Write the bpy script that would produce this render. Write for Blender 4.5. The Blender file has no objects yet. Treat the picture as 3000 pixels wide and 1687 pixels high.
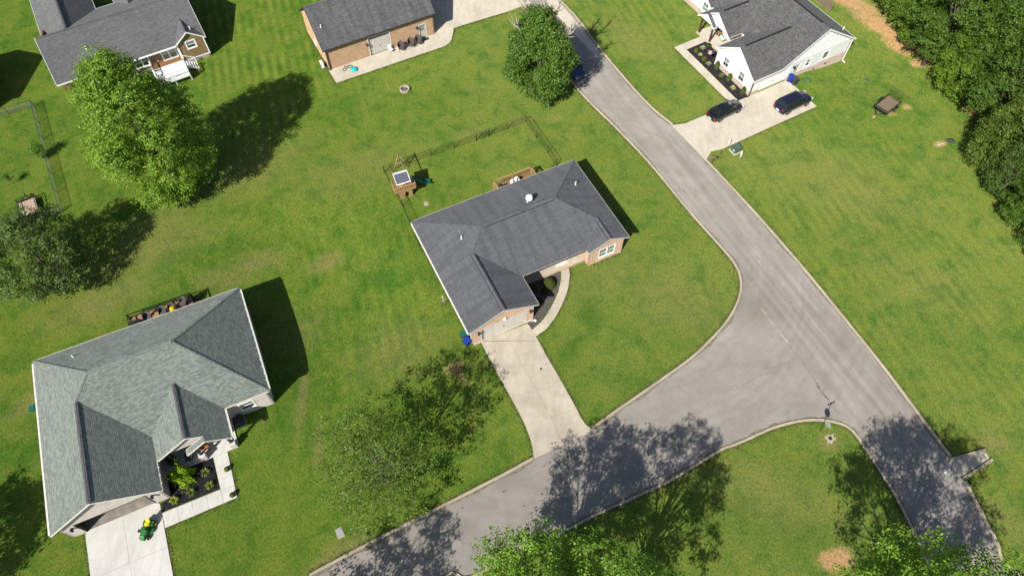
import bpy, math, random
import numpy as np
from mathutils import Vector
from mathutils.geometry import tessellate_polygon

# ------------------------------------------------------------------ camera
scene = bpy.context.scene
R = math.radians
col = scene.collection
cam_d = bpy.data.cameras.new('camera')
cam = bpy.data.objects.new('camera', cam_d)
col.objects.link(cam)
cam.location = (0, 0, 61)
cam.rotation_euler = (0.55672, 0, 0)
cam.rotation_euler.rotate_axis('Z', -0.0050045)
cam_d.sensor_fit = 'HORIZONTAL'
cam_d.sensor_width = 36.0
cam_d.lens = 24.0
cam_d.clip_start = 1.0
cam_d.clip_end = 3000
scene.camera = cam

# ------------------------------------------------------------------ sky, sun, exposure
SUN_AZ, SUN_EL = R(31.5), R(41.5)       # shadows run towards +x +y
world = bpy.data.worlds.new('World')
scene.world = world
world.use_nodes = True
wn = world.node_tree
bg = wn.nodes['Background']
sky = wn.nodes.new('ShaderNodeTexSky')
sky.sky_type = 'NISHITA'
sky.sun_disc = False
sky.sun_elevation = SUN_EL
sky.sun_rotation = SUN_AZ + math.pi
wn.links.new(sky.outputs['Color'], bg.inputs['Color'])
bg.inputs['Strength'].default_value = 0.075
sun_d = bpy.data.lights.new('sun', 'SUN')
sun_d.energy = 4.9
sun_d.angle = R(0.53)
sun_d.color = (1.0, 0.955, 0.88)
sun = bpy.data.objects.new('sun', sun_d)
col.objects.link(sun)
_d = Vector((math.sin(SUN_AZ) * math.cos(SUN_EL), math.cos(SUN_AZ) * math.cos(SUN_EL), -math.sin(SUN_EL)))
sun.rotation_euler = _d.to_track_quat('-Z', 'Y').to_euler()
sun.location = (-40, -60, 90)
vs = scene.view_settings
vs.view_transform = 'Standard'
vs.look = 'None'
vs.gamma = 1.0
vs.use_curve_mapping = False
vs.exposure = 0.50
scene.render.engine = 'CYCLES'
scene.cycles.max_bounces = 6
scene.cycles.transparent_max_bounces = 8

rng = random.Random(7)

# ------------------------------------------------------------------ terrain height
DIPS = ((-21.5, 37., 10., -1.1), (46.5, 72.5, 6.5, -1.0))
def tz(x, y):
    return sum(a * math.exp(-(((x - cx) ** 2 + (y - cy) ** 2) / r ** 2) ** 2) for cx, cy, r, a in DIPS)

# ------------------------------------------------------------------ mesh builder
class MB:
    def __init__(self):
        self.v, self.f, self.s = [], [], []
    def add(self, pts, faces, smooth=False):
        o = len(self.v)
        self.v += [tuple(p) for p in pts]
        self.f += [tuple(i + o for i in f) for f in faces]
        self.s += [smooth] * len(faces)
        return self
    def box(self, x0, x1, y0, y1, z0, z1):
        p = [(x0, y0, z0), (x1, y0, z0), (x1, y1, z0), (x0, y1, z0), (x0, y0, z1), (x1, y0, z1), (x1, y1, z1), (x0, y1, z1)]
        return self.add(p, [(0, 3, 2, 1), (4, 5, 6, 7), (0, 1, 5, 4), (1, 2, 6, 5), (2, 3, 7, 6), (3, 0, 4, 7)])
    def cbox(self, c, s, rz=0.0, taper=1.0):
        cx, cy, cz = c
        co, si = math.cos(rz), math.sin(rz)
        p = []
        for k in (-1, 1):
            t = taper if k > 0 else 1.0
            for a, b in ((-1, -1), (1, -1), (1, 1), (-1, 1)):
                x, y = a * s[0] / 2 * t, b * s[1] / 2 * t
                p.append((cx + co * x - si * y, cy + si * x + co * y, cz + k * s[2] / 2))
        return self.add(p, [(0, 3, 2, 1), (4, 5, 6, 7), (0, 1, 5, 4), (1, 2, 6, 5), (2, 3, 7, 6), (3, 0, 4, 7)])
    def obox(self, c, t, n, a0, a1, b0, b1, d0, d1):
        # box in a wall frame: t along the wall, z up, n outward
        c, t, n = Vector(c), Vector(t), Vector(n)
        u = Vector((0, 0, 1))
        p = [c + t * a + u * b + n * d for d in (d0, d1) for a, b in ((a0, b0), (a1, b0), (a1, b1), (a0, b1))]
        return self.add(p, [(0, 3, 2, 1), (4, 5, 6, 7), (0, 1, 5, 4), (1, 2, 6, 5), (2, 3, 7, 6), (3, 0, 4, 7)])
    def prism(self, poly, z0, z1):
        # horizontal polygon (x, y) extruded in z
        n = len(poly)
        a = sum(poly[i][0] * poly[(i + 1) % n][1] - poly[(i + 1) % n][0] * poly[i][1] for i in range(n))
        if a < 0:
            poly = poly[::-1]
        tri = tessellate_polygon([[Vector((p[0], p[1], 0)) for p in poly]])
        pts = [(p[0], p[1], z1) for p in poly] + [(p[0], p[1], z0) for p in poly]
        fs = []
        for t in tri:
            A, B, C2 = (poly[i] for i in t)
            cr = (B[0] - A[0]) * (C2[1] - A[1]) - (B[1] - A[1]) * (C2[0] - A[0])
            t = tuple(t) if cr > 0 else tuple(t)[::-1]
            fs.append(t)
            fs.append(tuple(i + n for i in t[::-1]))
        for i in range(n):
            j = (i + 1) % n
            fs.append((i, i + n, j + n, j))
        return self.add(pts, fs)
    def vprism(self, pts3, off):
        # planar 3D polygon extruded by vector off
        n = len(pts3)
        q = [Vector(p) for p in pts3]
        pts = q + [p + Vector(off) for p in q]
        fs = [tuple(range(n)), tuple(range(2 * n - 1, n - 1, -1))]
        for i in range(n):
            j = (i + 1) % n
            fs.append((j, i, i + n, j + n))
        return self.add(pts, fs)
    def tube(self, path, r, n=6, cap=True):
        path = [Vector(p) for p in path]
        rs = r if isinstance(r, (list, tuple)) else [r] * len(path)
        pts, fs = [], []
        for i, p in enumerate(path):
            d = (path[min(i + 1, len(path) - 1)] - path[max(i - 1, 0)])
            d = d.normalized() if d.length > 1e-9 else Vector((0, 0, 1))
            a = d.cross(Vector((0, 0, 1)) if abs(d.z) < .9 else Vector((1, 0, 0))).normalized()
            b = d.cross(a)
            for k in range(n):
                t = 2 * math.pi * k / n
                pts.append(p + (a * math.cos(t) + b * math.sin(t)) * rs[i])
        for i in range(len(path) - 1):
            for k in range(n):
                k2 = (k + 1) % n
                fs.append((i * n + k, i * n + k2, (i + 1) * n + k2, (i + 1) * n + k))
        if cap:
            fs.append(tuple(range(n))[::-1])
            fs.append(tuple(range((len(path) - 1) * n, len(path) * n)))
        return self.add(pts, fs, smooth=n > 5)
    def lathe(self, prof, n=16, c=(0, 0, 0)):
        pts, fs = [], []
        for r, z in prof:
            for k in range(n):
                t = 2 * math.pi * k / n
                pts.append((c[0] + r * math.cos(t), c[1] + r * math.sin(t), c[2] + z))
        for i in range(len(prof) - 1):
            for k in range(n):
                k2 = (k + 1) % n
                fs.append((i * n + k, i * n + k2, (i + 1) * n + k2, (i + 1) * n + k))
        fs.append(tuple(range(n))[::-1])
        fs.append(tuple(range((len(prof) - 1) * n, len(prof) * n)))
        return self.add(pts, fs, smooth=n > 9)
    def disc(self, c, axis, r, h, n=16):
        a = Vector(axis).normalized()
        return self.tube([Vector(c) - a * h / 2, Vector(c) + a * h / 2], r, n)
    def mesh(self, name, mat=None):
        me = bpy.data.meshes.new(name)
        me.from_pydata(self.v, [], self.f)
        if mat:
            me.materials.append(mat)
        me.polygons.foreach_set('use_smooth', self.s)
        uv = me.uv_layers.new(name='UVMap')
        vs_, data = me.vertices, []
        for p in me.polygons:
            nx, ny, nz = p.normal
            l = math.hypot(nx, ny)
            if l < .12:
                for vi in p.vertices:
                    c = vs_[vi].co
                    data += [c.x, c.y]
            else:
                tx, ty = -ny / l, nx / l
                b = (-nz * ty * -1, 0, 0)
                # up-slope direction = n x t
                ux, uy, uz = ny * 0 - nz * ty, nz * tx - nx * 0, nx * ty - ny * tx
                for vi in p.vertices:
                    c = vs_[vi].co
                    data += [c.x * tx + c.y * ty, c.x * ux + c.y * uy + c.z * uz]
        uv.data.foreach_set('uv', data)
        me.update()
        return me
    def build(self, name, mat=None, parent=None, loc=None, rz=0.0, **kw):
        o = bpy.data.objects.new(name, self.mesh(name, mat))
        col.objects.link(o)
        if parent:
            o.parent = parent
        if loc:
            o.location = loc
        o.rotation_euler = (0, 0, rz)
        for k, v in kw.items():
            o[k] = v
        return o

def tag(o, label, cat, group=None):
    o['label'] = label
    o['category'] = cat
    if group:
        o['group'] = group
    return o
def thing(name, label, cat, loc=(0, 0, 0), rz=0.0, group=None):
    o = bpy.data.objects.new(name, None)
    col.objects.link(o)
    o.empty_display_size = .3
    if len(loc) == 2:
        loc = (loc[0], loc[1], tz(*loc))
    o.location = loc
    o.rotation_euler = (0, 0, rz)
    return tag(o, label, cat, group)
def structure(name, loc=(0, 0, 0), rz=0.0):
    o = bpy.data.objects.new(name, None)
    col.objects.link(o)
    o.location = loc
    o.rotation_euler = (0, 0, rz)
    o['kind'] = 'structure'
    return o
def dup(root, loc, rz=0.0, label=None, scale=None, group=None):
    r = root.copy()
    col.objects.link(r)
    if len(loc) == 2:
        loc = (loc[0], loc[1], tz(*loc))
    r.location = loc
    r.rotation_euler = (0, 0, rz)
    if scale:
        r.scale = scale
    if label:
        r['label'] = label
    if group:
        r['group'] = group
    for ch in list(root.children):
        c = ch.copy()
        col.objects.link(c)
        c.parent = r
        for g in ch.children:
            d = g.copy()
            col.objects.link(d)
            d.parent = c
    return r

# ------------------------------------------------------------------ materials
class NT:
    def __init__(self, name):
        self.m = bpy.data.materials.new(name)
        self.m.use_nodes = True
        self.t = self.m.node_tree
        self.b = self.t.nodes['Principled BSDF']
    def n(self, kind, **kw):
        nd = self.t.nodes.new('ShaderNode' + kind)
        for k, v in kw.items():
            setattr(nd, k, v)
        return nd
    def l(self, a, b):
        self.t.links.new(a, b)
    def pos(self):
        return self.n('NewGeometry').outputs['Position']
    def uv(self):
        return self.n('UVMap').outputs['UV']
    def noise(self, vec, scale, detail=3.0, rough=.55, dist=0.0):
        x = self.n('TexNoise')
        x.inputs['Scale'].default_value = scale
        x.inputs['Detail'].default_value = detail
        x.inputs['Roughness'].default_value = rough
        x.inputs['Distortion'].default_value = dist
        self.l(vec, x.inputs['Vector'])
        return x.outputs['Fac']
    def ramp(self, fac, *stops):
        x = self.n('ValToRGB')
        e = x.color_ramp.elements
        while len(e) < len(stops):
            e.new(.5)
        for i, (p, c) in enumerate(stops):
            e[i].position = p
            e[i].color = (c, c, c, 1) if not isinstance(c, (tuple, list)) else (*c, 1)
        self.l(fac, x.inputs['Fac'])
        return x.outputs['Color']
    def mix(self, a, b, fac, mode='MIX'):
        x = self.n('Mix', data_type='RGBA', blend_type=mode)
        for sock, v in ((x.inputs[6], a), (x.inputs[7], b), (x.inputs[0], fac)):
            if isinstance(v, (int, float)):
                sock.default_value = v if sock == x.inputs[0] else (v, v, v, 1)
            elif isinstance(v, (tuple, list)):
                sock.default_value = (*v, 1)
            else:
                self.l(v, sock)
        return x.outputs[2]
    def math(self, op, a, b=None, c=None, clamp=False):
        x = self.n('Math', operation=op, use_clamp=clamp)
        for i, v in enumerate((a, b, c)):
            if v is None:
                continue
            if isinstance(v, (int, float)):
                x.inputs[i].default_value = v
            else:
                self.l(v, x.inputs[i])
        return x.outputs[0]
    def mapping(self, vec, scale=(1, 1, 1), loc=(0, 0, 0), rot=(0, 0, 0)):
        x = self.n('Mapping')
        x.inputs['Scale'].default_value = scale
        x.inputs['Location'].default_value = loc
        x.inputs['Rotation'].default_value = rot
        self.l(vec, x.inputs['Vector'])
        return x.outputs['Vector']
    def bump(self, h, dist=.02, strength=.6):
        x = self.n('Bump')
        x.inputs['Distance'].default_value = dist
        x.inputs['Strength'].default_value = strength
        self.l(h, x.inputs['Height'])
        self.l(x.outputs['Normal'], self.b.inputs['Normal'])
    def done(self, colr=None, rough=.8, spec=.3, metal=0.0):
        if colr is not None:
            if isinstance(colr, (tuple, list)):
                self.b.inputs['Base Color'].default_value = (*colr, 1)
            else:
                self.l(colr, self.b.inputs['Base Color'])
        self.b.inputs['Roughness'].default_value = rough
        self.b.inputs['Specular IOR Level'].default_value = spec
        self.b.inputs['Metallic'].default_value = metal
        if rough > .84:
            self.b.inputs['Diffuse Roughness'].default_value = .5
        return self.m

def plain(name, c, rough=.7, var=.18, scale=2.5, spec=.3, metal=0.0, bump=0.0, bscale=30.):
    t = NT(name)
    p = t.pos()
    n1 = t.noise(p, scale, 4)
    n2 = t.noise(p, scale * 7, 3)
    f = t.ramp(t.math('ADD', t.math('MULTIPLY', n1, .65), t.math('MULTIPLY', n2, .35)), (.25, 1 - var * 1.6), (.75, 1 + var))
    colr = t.mix(c, f, 1.0, 'MULTIPLY')
    if bump:
        t.bump(t.noise(p, bscale, 4), bump, .7)
    return t.done(colr, rough, spec, metal)

def concrete(name, c, stain=.25):
    t = NT(name)
    p = t.pos()
    big = t.ramp(t.noise(p, .35, 5, .6, .4), (.3, 1 - stain), (.62, 1.04))
    # broom and tyre streaks
    st = t.ramp(t.noise(t.mapping(p, (1.6, .35, 1), rot=(0, 0, -.5)), 1.3, 4), (.35, .92), (.65, 1.03))
    fine = t.ramp(t.noise(p, 9, 4, .7), (.3, .93), (.7, 1.04))
    c = t.mix(c, (c[0] * .74, c[1] * .68, c[2] * .55), t.math('MULTIPLY', t.ramp(t.noise(t.mapping(p, (.5, 1.1, 1), rot=(0, 0, -.5)), .55, 6, .7, .8), (.5, 0), (.72, 1)), stain * 2.6))
    colr = t.mix(t.mix(t.mix(c, big, 1, 'MULTIPLY'), st, 1, 'MULTIPLY'), fine, 1, 'MULTIPLY')
    t.bump(t.noise(p, 60, 3), .004, .5)
    return t.done(colr, .85, .25)

def shingle(name, c1, c2, streak=.0, w=.32, h=.145):
    t = NT(name)
    uv = t.uv()
    b = t.n('TexBrick')
    b.offset = .5
    b.inputs['Scale'].default_value = 1.0
    b.inputs['Brick Width'].default_value = w
    b.inputs['Row Height'].default_value = h
    b.inputs['Mortar Size'].default_value = .011
    b.inputs['Mortar Smooth'].default_value = .3
    b.inputs['Color1'].default_value = (*c1, 1)
    b.inputs['Color2'].default_value = (*c2, 1)
    b.inputs['Mortar'].default_value = (*[v * .42 for v in c1], 1)
    t.l(uv, b.inputs['Vector'])
    p = t.pos()
    patch = t.ramp(t.noise(p, .4, 4, .55, .3), (.28, .92), (.7, 1.05))
    crs = t.noise(t.mapping(uv, (.5, 5.0, 1)), 1.0, 2, .5)
    patch = t.mix(patch, t.ramp(crs, (.3, .88), (.7, 1.09)), 1, 'MULTIPLY')
    gran = t.ramp(t.noise(p, 14, 3, .7), (.3, .88), (.7, 1.10))
    colr = t.mix(t.mix(b.outputs['Color'], patch, 1, 'MULTIPLY'), gran, 1, 'MULTIPLY')
    if streak:
        sn = t.noise(t.mapping(uv, (1.5, .16, 1)), 1.0, 4, .6)
        colr = t.mix(colr, t.ramp(sn, (.4, 1 - streak), (.56, 1.03)), 1, 'MULTIPLY')
    t.bump(t.math('ADD', t.math('MULTIPLY', b.outputs['Fac'], -.8), t.math('MULTIPLY', t.noise(p, 25, 2), .5)), .012, .7)
    return t.done(colr, .9, .18)

def brick(name, c1, c2, mortar, w=.21, h=.075, soldier=False):
    t = NT(name)
    b = t.n('TexBrick')
    b.inputs['Scale'].default_value = 1.0
    b.inputs['Brick Width'].default_value = w
    b.inputs['Row Height'].default_value = h
    b.inputs['Mortar Size'].default_value = .009
    b.inputs['Color1'].default_value = (*c1, 1)
    b.inputs['Color2'].default_value = (*c2, 1)
    b.inputs['Mortar'].default_value = (*mortar, 1)
    t.l(t.uv(), b.inputs['Vector'])
    p = t.pos()
    patch = t.ramp(t.noise(p, 1.4, 4), (.3, .86), (.7, 1.08))
    fine = t.ramp(t.noise(p, 11, 2), (.3, .82), (.7, 1.16))
    colr = t.mix(t.mix(b.outputs['Color'], patch, 1, 'MULTIPLY'), fine, 1, 'MULTIPLY')
    t.bump(b.outputs['Fac'], -.006, .6)
    return t.done(colr, .88, .2)

def siding(name, c, pitch=.16, vertical=False, depth=.007):
    t = NT(name)
    uv = t.uv()
    w = t.n('TexWave', wave_type='BANDS', bands_direction='X' if vertical else 'Y', wave_profile='SAW')
    w.inputs['Scale'].default_value = 1.0 / pitch / 20 * 2 * math.pi
    t.l(uv, w.inputs['Vector'])
    colr = t.mix(c, t.ramp(t.noise(t.pos(), 1.2, 3), (.3, .94), (.7, 1.03)), 1, 'MULTIPLY')
    t.bump(w.outputs['Fac'], depth, .9)
    return t.done(colr, .55, .35)

def leaf(name, c1, c2, trans=.35, dry=None):
    t = NT(name)
    g = t.n('NewGeometry')
    r = g.outputs['Random Per Island']
    stops = [(0, c1), (.75, c2)]
    if dry:
        stops.append((.97, dry))
    colr = t.ramp(r, *stops)
    pn = t.ramp(t.noise(g.outputs['Position'], .55, 3), (.3, .8), (.7, 1.2))
    colr = t.mix(colr, pn, 1, 'MULTIPLY')
    oi = t.n('ObjectInfo').outputs['Random']
    colr = t.mix(colr, t.ramp(oi, (0, (.76, .84, .88)), (.5, (1, 1, 1)), (1, (1.26, 1.18, .92))), 1, 'MULTIPLY')
    t.done(colr, .5, .35)
    tr = t.n('BsdfTranslucent')
    t.l(t.mix(colr, (1.25, 1.25, .55), 1, 'MULTIPLY'), tr.inputs['Color'])
    mx = t.n('MixShader')
    mx.inputs[0].default_value = trans
    t.l(t.b.outputs[0], mx.inputs[1])
    t.l(tr.outputs[0], mx.inputs[2])
    t.l(mx.outputs[0], t.t.nodes['Material Output'].inputs['Surface'])
    return t.m

def wood(name, c, var=.35, board=.14):
    t = NT(name)
    p = t.pos()
    n = t.noise(t.mapping(p, (1, 1, .4)), 3.5, 5, .7)
    f = t.ramp(n, (.25, 1 - var), (.75, 1 + var * .5))
    return t.done(t.mix(c, f, 1, 'MULTIPLY'), .8, .2)
def gloss(name, c, rough=.08, spec=.6, coat=0.0, metal=0.0):
    t = NT(name)
    t.done(c, rough, spec, metal)
    t.b.inputs['Coat Weight'].default_value = coat
    t.b.inputs['Coat Roughness'].default_value = .03
    return t.m

MAT = dict(
    conc_warm=concrete('concrete_warm', (.47, .42, .335), .20),
    conc_white=concrete('concrete_pale', (.60, .585, .545), .10),
    conc_h3=concrete('concrete_cream', (.46, .415, .335), .14),
    conc_h5=concrete('concrete_apron', (.47, .425, .345), .12),
    kerb=concrete('kerb_concrete', (.41, .36, .265), .25),
    joint=plain('joint_filler', (.29, .26, .20), .95),
    sh1=shingle('slate_shingle', (.108, .112, .120), (.130, .134, .143), .16),
    sh2=shingle('sage_shingle', (.160, .184, .164), (.262, .288, .258), .0, .30, .15),
    sh3=shingle('charcoal_shingle', (.080, .080, .081), (.138, .138, .139), .0, .3),
    sh4=shingle('grey_shingle', (.118, .121, .120), (.165, .168, .167), .0, .3),
    sh5=shingle('dark_shingle', (.108, .108, .111), (.152, .152, .156), .22),
    brick1=brick('tan_brick', (.38, .235, .15), (.48, .315, .215), (.48, .40, .31)),
    brick5=brick('orange_brick', (.41, .245, .135), (.51, .325, .19), (.48, .36, .24)),
    brick2=brick('pale_brick', (.44, .39, .345), (.52, .47, .42), (.50, .47, .43)),
    brick3=brick('rose_brick', (.36, .27, .215), (.45, .345, .28), (.46, .40, .34)),
    stone=brick('field_stone', (.20, .18, .16), (.40, .36, .31), (.33, .31, .29), .38, .2),
    lap_brown=siding('brown_lap_siding', (.24, .165, .083)),
    lap_white=siding('white_lap_siding', (.85, .85, .84)),
    white=plain('white_paint', (.85, .85, .83), .5, .05),
    offwhite=plain('cream_trim', (.68, .65, .57), .55, .08),
    fascia=plain('grey_fascia', (.50, .49, .46), .5, .1),
    soffit_dark=plain('dark_trim', (.045, .038, .034), .6, .15),
    taupe=plain('taupe_door', (.54, .51, .46), .5, .06),
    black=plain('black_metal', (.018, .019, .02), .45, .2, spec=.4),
    charcoal=plain('charcoal_metal', (.05, .05, .052), .5, .2),
    galv=plain('galvanised', (.38, .40, .40), .4, .15, metal=.3),
    rubber=plain('rubber', (.02, .02, .021), .85, .2),
    plastic_white=plain('white_plastic', (.78, .78, .77), .4, .05),
    blue_bin=plain('blue_plastic', (.012, .042, .29), .45, .1),
    green_bin=plain('green_plastic', (.012, .11, .075), .5, .15),
    teal=plain('teal_plastic', (.02, .45, .45), .45, .1),
    green_slide=plain('slide_green', (.012, .13, .105), .35, .1),
    cedar=wood('cedar_wood', (.40, .255, .12), .25),
    brownwood=wood('stained_deck_wood', (.25, .135, .06), .25),
    weathered=wood('weathered_board', (.21, .165, .11), .3),
    palewood=wood('pale_board', (.46, .335, .25), .3),
    deckbrown=wood('red_brown_deck', (.30, .165, .105), .25),
    mulch=plain('black_mulch', (.016, .014, .017), .95, .7, 12, bump=.05, bscale=22),
    mulch_grey=plain('grey_gravel', (.10, .088, .078), .95, .6, 14, bump=.04, bscale=26),
    soil=plain('red_soil', (.35, .19, .10), .95, .4, 3),
    bark=plain('bark', (.14, .115, .09), .9, .4, 6, bump=.03, bscale=15),
    deadwood=plain('dead_wood', (.36, .32, .26), .85, .25, 5),
    glass=gloss('window_glass', (.035, .045, .045), .04, .9),
    glass_green=gloss('green_glass', (.17, .22, .195), .06, .9),
    carblack=gloss('black_car_paint', (.008, .008, .010), .18, .5, 1.0),
    carnavy=gloss('navy_car_paint', (.010, .010, .030), .18, .5, 1.0),
    carblue=gloss('blue_car_paint', (.01, .02, .10), .2, .5, 1.0),
    carglass=gloss('car_glass', (.012, .014, .014), .05, .8),
    chrome=gloss('alloy', (.45, .45, .46), .25, .5, 0, .9),
    red=gloss('red_lens', (.30, .01, .012), .15, .6),
    lens=gloss('clear_lens', (.6, .62, .64), .1, .8),
    jdgreen=gloss('mower_green', (.022, .155, .026), .4, .4, .2),
    jdyellow=gloss('mower_yellow', (.66, .53, .03), .5, .3),
    utility_green=plain('utility_green', (.075, .115, .085), .5, .1),
    panel_blue=gloss('dark_panel', (.105, .112, .145), .35, .4),
    wicker=plain('grey_wicker', (.10, .085, .08), .8, .3, 20),
    yellowpot=plain('yellow_cushion', (.55, .40, .01), .6, .3, 12),
    orange=plain('orange_cushion', (.40, .12, .03), .6, .3, 9),
    mint=plain('mint_metal', (.52, .66, .57), .5, .1),
    sign_green=plain('street_sign_green', (.20, .36, .27), .45, .1),
    flag_red=plain('flag_red', (.36, .03, .05), .7, .1),
    flag_blue=plain('flag_blue', (.03, .04, .16), .7, .1),
    lawn_edge=plain('edge_soil', (.13, .10, .05), .95, .3, 4),
)

# ================================================================== SETTING
# bare or dry patches of the lawn: (x, y), length, width, turn, colour key, strength
PATCHES = [
    ((48.32, 85.53), 7.0, 2.2, -.75, 'soil', .95), ((51.05, 80.29), 6.0, 2.3, -.85, 'soil', 1.0), ((53.41, 76.24), 4.2, 2.2, -.7, 'soil', 1.0), ((54.35, 72.82), 2.0, 1.3, 0, 'soil', .9),
    ((27.25, 10.83), 2.3, 1.25, .1, 'soil', 1.0), ((-5.62, 28.78), 1.5, 1.1, .6, 'soil', .75), ((-4.79, 27.50), 1.6, .8, -.8, 'soil', .6), ((51.82, 58.10), 1.15, .65, .2, 'soil', .95),
    ((49.87, 64.46), .9, .8, .2, 'soil', .9), ((47.60, 63.26), 1.1, .6, .3, 'soil', .75), ((57.81, 63.66), 1.6, 1.2, 0, 'soil', .8), ((53.53, 65.46), .9, .5, 0, 'soil', .6),
    ((-20.39, 42.03), 2.0, 1.2, .4, 'dry', .8), ((-27.68, 41.88), 2.8, 1.3, .3, 'dry', .7), ((-44.23, 27.09), 4.5, 1.1, .75, 'dry', .9), ((-43.30, 30.07), 3.5, 1.2, .7, 'dry', .7),
    ((-39.98, 46.83), 6.0, 2.2, .5, 'dry', .5), ((-30.98, 39.63), 3, 1.5, .4, 'dry', .6), ((-20.23, 25.81), .5, 4.0, .1, 'dry', .8), ((-17.94, 21.00), .5, 2.4, .1, 'dry', .7),
    ((-14.84, 11.29), 3.2, 1.2, .6, 'dry', .8), ((-15.34, 10.03), 3.5, 1.1, .6, 'dry', .8), ((-5.16, 60.00), 2.2, 1.3, .3, 'dry', .45), ((1.19, 62.32), 1.8, .7, .4, 'dry', .5),
    ((37.88, 55.19), .8, .5, 0, 'dry', .7), ((39.42, 55.69), .7, .5, 0, 'dry', .7), ((40.76, 46.32), 1.3, .8, .5, 'dry', .4), ((11.28, 80.57), 1.1, .6, -.5, 'dry', .8),
    ((38.54, 12.00), 3.0, 1.0, -.8, 'dry', .3), ((-57.39, 59.24), .55, .45, 0, 'soil', .7), ((5.39, 62.64), 1.6, .5, .4, 'dry', .5), ((44.33, 21.06), 1.8, 1.2, 0, 'dry', .6), ((29.33, 21.14), 1.2, .8, .2, 'dry', .9),
    ((-28.06, 34.99), 3.2, 1.2, .5, 'dry', .5), ((25.01, 46.42), 5, 2.5, -.7, 'dry', .25), ((39.55, 50.92), 9, 4.5, -.5, 'dry', .33), ((42.64, 38.92), 10, 4, -.6, 'dry', .22), ((17.03, 77.60), 6, 3, -.7, 'dry', .3),
    ((42.90, 13.61), 3, 1.5, -.9, 'dry', .4), ((-31.36, 27.87), 3, .8, .4, 'dry', .35),
    ((-41.40, 42.50), 9, 3.0, .45, 'dry', .55), ((-31.26, 54.41), 9, 4.5, .5, 'dry', .42), ((-18.12, 54.32), 8, 4, .4, 'dry', .38), ((-42.96, 36.48), 6, 2.2, .5, 'dry', .6), ((-23.89, 32.25), 5, 3, .6, 'dry', .4), ((-11.47, 30.85), 5, 4, .3, 'dry', .4), ((8.95, 39.12), 6, 4, .3, 'dry', .3), ((17.00, 36.13), 6, 4, -.5, 'dry', .35), ((23.15, 16.09), 8, 3, -.3, 'dry', .35),
    ((-8.97, 42.33), 4.5, 2.6, -.9, 'lush', .7), ((-13.65, 46.20), 3.5, 2.2, .3, 'lush', .75), ((-14.06, 40.22), 5, 2.5, .8, 'lush', .5), ((7.83, 34.76), 1.5, 1.2, 0, 'lush', .8), ((5.57, 30.23), 2.5, 1.5, .8, 'lush', .6),
    ((21.90, 13.38), 7, 2.2, -.25, 'lush', .75), ((-21.59, 24.97), 4, 3, 0, 'lush', .6), ((-35.34, 42.47), 3.5, 1.2, .35, 'lush', .7), ((-36.39, 33.62), 3.5, .9, .4, 'lush', .6), ((-29.23, 43.74), 4, 1.6, .3, 'lush', .55),
    ((-7.90, 66.97), 5, 2, .4, 'lush', .4), ((-21.75, 64.22), 5, 3, .4, 'lush', .5), ((-33.68, 66.43), 3.5, 2, .2, 'lush', .5), ((35.78, 29.63), 7, 3, -.8, 'lush', .35), ((42.10, 30.91), 9, 4, -.8, 'lush', .4), ((-22.55, 14.60), 6, 5, 0, 'lush', .35),
]
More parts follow.
